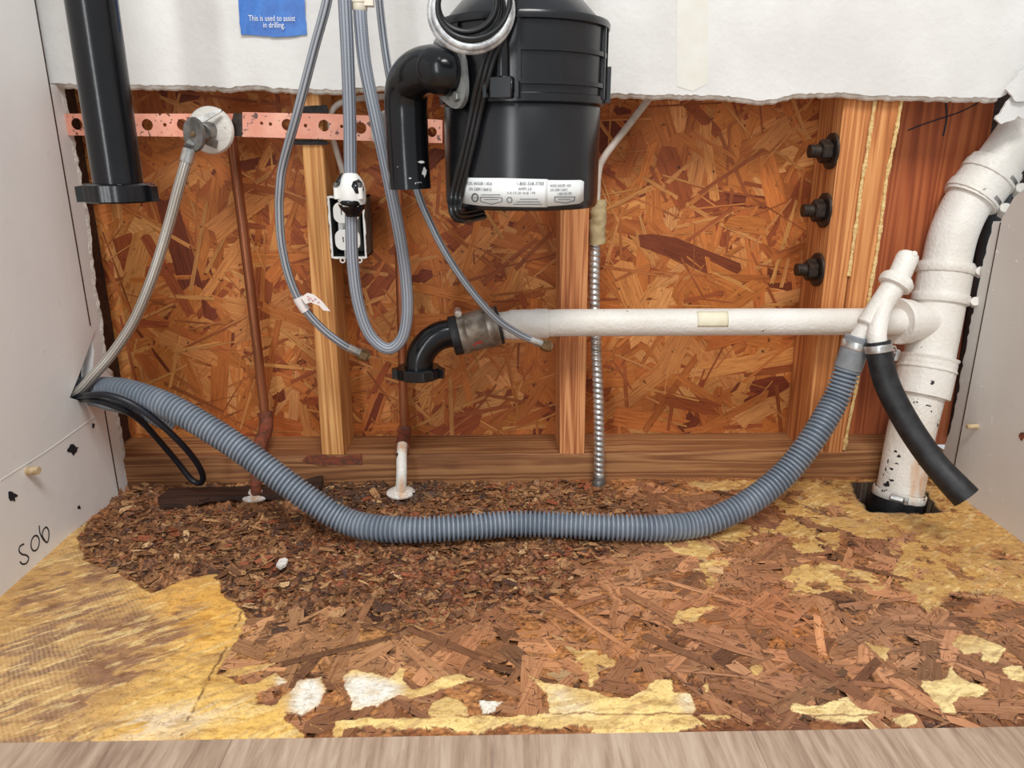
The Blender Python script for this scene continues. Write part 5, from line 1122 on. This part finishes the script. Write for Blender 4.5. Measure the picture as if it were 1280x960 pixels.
for (cx, cy, rx, ry, dy) in ((586, 10, 42, 40, .004), (584, 4, 37, 36, -.003), (592, 6, 46, 42, -.008)):
    mb = MB(); tube(mb, resample(ring(cx, cy, rx, ry, -.252+dy, 0, -.5), .003)[0], .0023, 10, caps=False); link('turn', mb.mesh(), MW['cord'], ck)

# ------------------------------------------------------------------ wye on the dishwasher drain
WY_ = -.085
wy = thing('wye_fitting', 'white painted wye with capped end above the two hoses', 'pipe fitting', P(1098, 405, WY_))
mw = mpp(P(1110, 380, WY_))
mb = MB(); a_, b_ = P(1084, 408, WY_), P(1121, 352, WY_+.012); cyl(mb, a_, b_, mw*14.5, 28); tube(mb, resample([a_+(b_-a_)*.15, P(1076, 419, WY_+.003), P(1070, 428, WY_+.004)], .003)[0], mw*11.5, 24); link('main_barrel', mb.mesh(), MW['oldpaint'], wy)
mb = MB(); tube(mb, resample(catmull([P(1105, 380, WY_+.003), P(1099, 400, WY_-.006), P(1096, 418, WY_-.014), P(1097, 432, WY_-.018)], 6), .002)[0], mw*11.5, 24); link('branch', mb.mesh(), MW['oldpaint'], wy)
d = (b_-a_).normalized(); mb = MB(); lathe(mb, b_-d*.007, d, [(0, mw*17), (.001, mw*20), (.006, mw*21), (.010, mw*20), (.013, mw*17)], 28, rf=lambda t_, a: 1+.02*math.cos(a*8)); link('collar_nut', mb.mesh(), MW['oldpaint'], wy)
mb = MB(); c_ = P(1136, 318, WY_+.02); lathe(mb, b_, c_-b_, [(0, mw*13), (.004, mw*13.5), ((c_-b_).length-.004, mw*13.5), ((c_-b_).length, mw*12), ((c_-b_).length+.002, mw*9)], 28); cp_ = link('end_cap', mb.mesh(), MW['oldpaint'], wy)
mb = MB(); n_ = Vector((0, -1, .25)).normalized(); q = P(1136, 319, WY_+.02)+n_*mw*13; lathe(mb, q-n_*.002, n_, [(0, .0035), (.002, .0033), (.003, .002)], 12); link('cap_rivet', mb.mesh(), MW['oldpaint'], cp_)

# ------------------------------------------------------------------ grey corrugated drain hose
gz = .0150
def G(x, y): p = Fl(x, y, gz+.0018); return p
gp = [P(1066, 440, WY_+.004), P(1059, 462, WY_+.003), P(1044, 500, WY_-.003), P(1018, 545, WY_-.02), P(985, 588, -.118), P(945, 622, -.132), P(903, 645, -.143), G(868, 656), G(820, 660), G(760, 659), G(700, 656), G(640, 655), G(580, 659), G(520, 662), G(470, 660), P(432, 651, -.140), P(392, 628, -.132), P(350, 598, -.122), P(300, 561, -.108), P(250, 529, -.094), P(205, 505, -.080), P(160, 490, -.064), P(136, 487, -.053), Xp(114, 487, XL), Xp(114, 487, XL)+Vector((-.05, 0, 0))]
gh = thing('corrugated_hose', 'long grey corrugated drain hose sagging across the subfloor', 'hose', G(700, 656))
step = .0050/8
gpt, L_g = resample(catmull(gp, 10), step)
R_g = .01475
gpt = gpt[8*4:]
mb = MB(); tube(mb, gpt, R_g, 26, rf=lambda s, a: 1-.24*max(0.0, .15+math.cos(2*math.pi*s/.0050))**.8, caps=True); link('corrugated_tube', mb.mesh(), MW['grey_hose'], gh)
mb = MB(); a_, b_ = P(1074, 421, WY_+.004), P(1059, 462, WY_+.003); cyl(mb, a_, b_, R_g*1.02, 28); cf = link('smooth_cuff', mb.mesh(), MW['grey_cuff'], gh)
cpts = resample([a_, b_], .002)[0]; clamp(int(len(cpts)*.28), .008, R_g*1.03, 'steel', gh, -1.35, pts=cpts, sc=.8)
# smaller ribbed grey hose and navy cord beside it at the notch
mb = MB(); sp2 = resample(catmull([Xp(112, 500, XL)+Vector((-.03, 0, 0)), Xp(112, 499, XL), P(135, 505, -.058), P(160, 511, -.06), P(190, 522, -.056), P(215, 534, -.045)], 8), .0007)[0]
tube(mb, sp2, .0075, 16, rf=lambda s, a: 1-.1*max(0, math.cos(2*math.pi*s/.0042))); tag(link('ribbed_tube', mb.mesh(), MW['grey_hose']), 'short slim grey ribbed tube under the big hose at the notch', 'hose')
nc = [Xp(97, 495, XL)+Vector((-.03, 0, 0)), Xp(97, 495, XL), P(112, 494, -.088), P(135, 494, -.094), P(165, 505, -.094), P(198, 528, -.088), P(228, 556, -.075), P(247, 580, -.06), P(254, 597, -.045), P(249, 604, -.038), P(238, 598, -.036), P(222, 578, -.038), P(200, 552, -.050), P(178, 528, -.066), P(158, 514, -.080), P(130, 503, -.086), P(114, 500, -.084), Xp(101, 499, XL), Xp(101, 499, XL)+Vector((-.03, 0, 0))]
mb = MB(); tube(mb, resample(catmull(nc, 8), .003)[0], .0036, 12); tag(link('appliance_cord', mb.mesh(), MW['navy_cord']), 'dark navy cord looping out of the left panel notch below the corrugated hose', 'cord')
# black rubber hose
bs = [P(1097, 427, WY_-.017), P(1100, 447, WY_-.021), P(1108, 478, WY_-.028), P(1122, 508, -.124), P(1142, 542, -.138), P(1166, 576, -.155), P(1188, 601, -.170), P(1208, 622, -.182)]
bp = resample(catmull(bs, 8), .0025)[0]; bh = thing('rubber_hose', 'thick black rubber hose hanging open-ended from the wye', 'hose', bp[-1])
R_b = mpp(bs[3])*15.6
mb = MB(); tube(mb, bp, lambda s, L: R_b*(.97+.10*sm_(s, L*.75, L)), 28, hollow=.72); link('rubber_tube', mb.mesh(), MW['black_rubber'], bh)
clamp(3, .008, R_b*1.0, 'steel', bh, 0, screw=False, pts=bp); 
mb = MB(); cpt = P(1119, 446, WY_); cyl(mb, cpt-Vector((0, 0, .004)), cpt+Vector((.001, 0, .004)), .003, 12); nut(mb, cpt+Vector((0, 0, .004)), cpt+Vector((0, 0, .008)), .0045); 
tube(mb, resample(catmull([P(1112, 436, WY_-.022), P(1118, 433, WY_-.014), P(1120, 438, WY_-.004), P(1119, 444, WY_)], 5), .0015)[0], .0011, 8); link('clamp_screw', mb.mesh(), MW['steel'], bh)

# ------------------------------------------------------------------ blue card
bc = thing('blue_card', 'torn blue card with white lettering stuck to the drywall', 'card', P(342, 45, -.004))
o = ragged([(296, -30), (298, 10), (301, 43), (315, 44), (342, 46), (370, 45), (384, 43), (381, 10), (378, -30)], 6, .5)
V = [P(x, y, -.0045-.0015*math.sin(x*.12)*math.cos(y*.1)) for x, y in o]
mb = MB(); hexa(mb, V, [v+Vector((0, .0007, 0)) for v in V]); link('sheet', mb.mesh(), MW['blue_card'], bc)
for s, x, y, sz in (('This is used to assist', 311, 26, 7.5), ('in drilling.', 329, 34.5, 7.5)):
    p0 = P(x, y, -.0065); m_ = mpp(p0); me = text_mesh(s, 1, lambda a, b: Vector((a, 0, b)))
    wmax = max(v.co.x for v in me.vertices); k = ((58 if s[0] == 'T' else 27)*m_)/wmax
    for v in me.vertices: v.co = Vector((p0.x+v.co.x*k, p0.y, p0.z+v.co.z*sz*m_*1.25))
    link('lettering', me, MW['white_plastic'], bc)
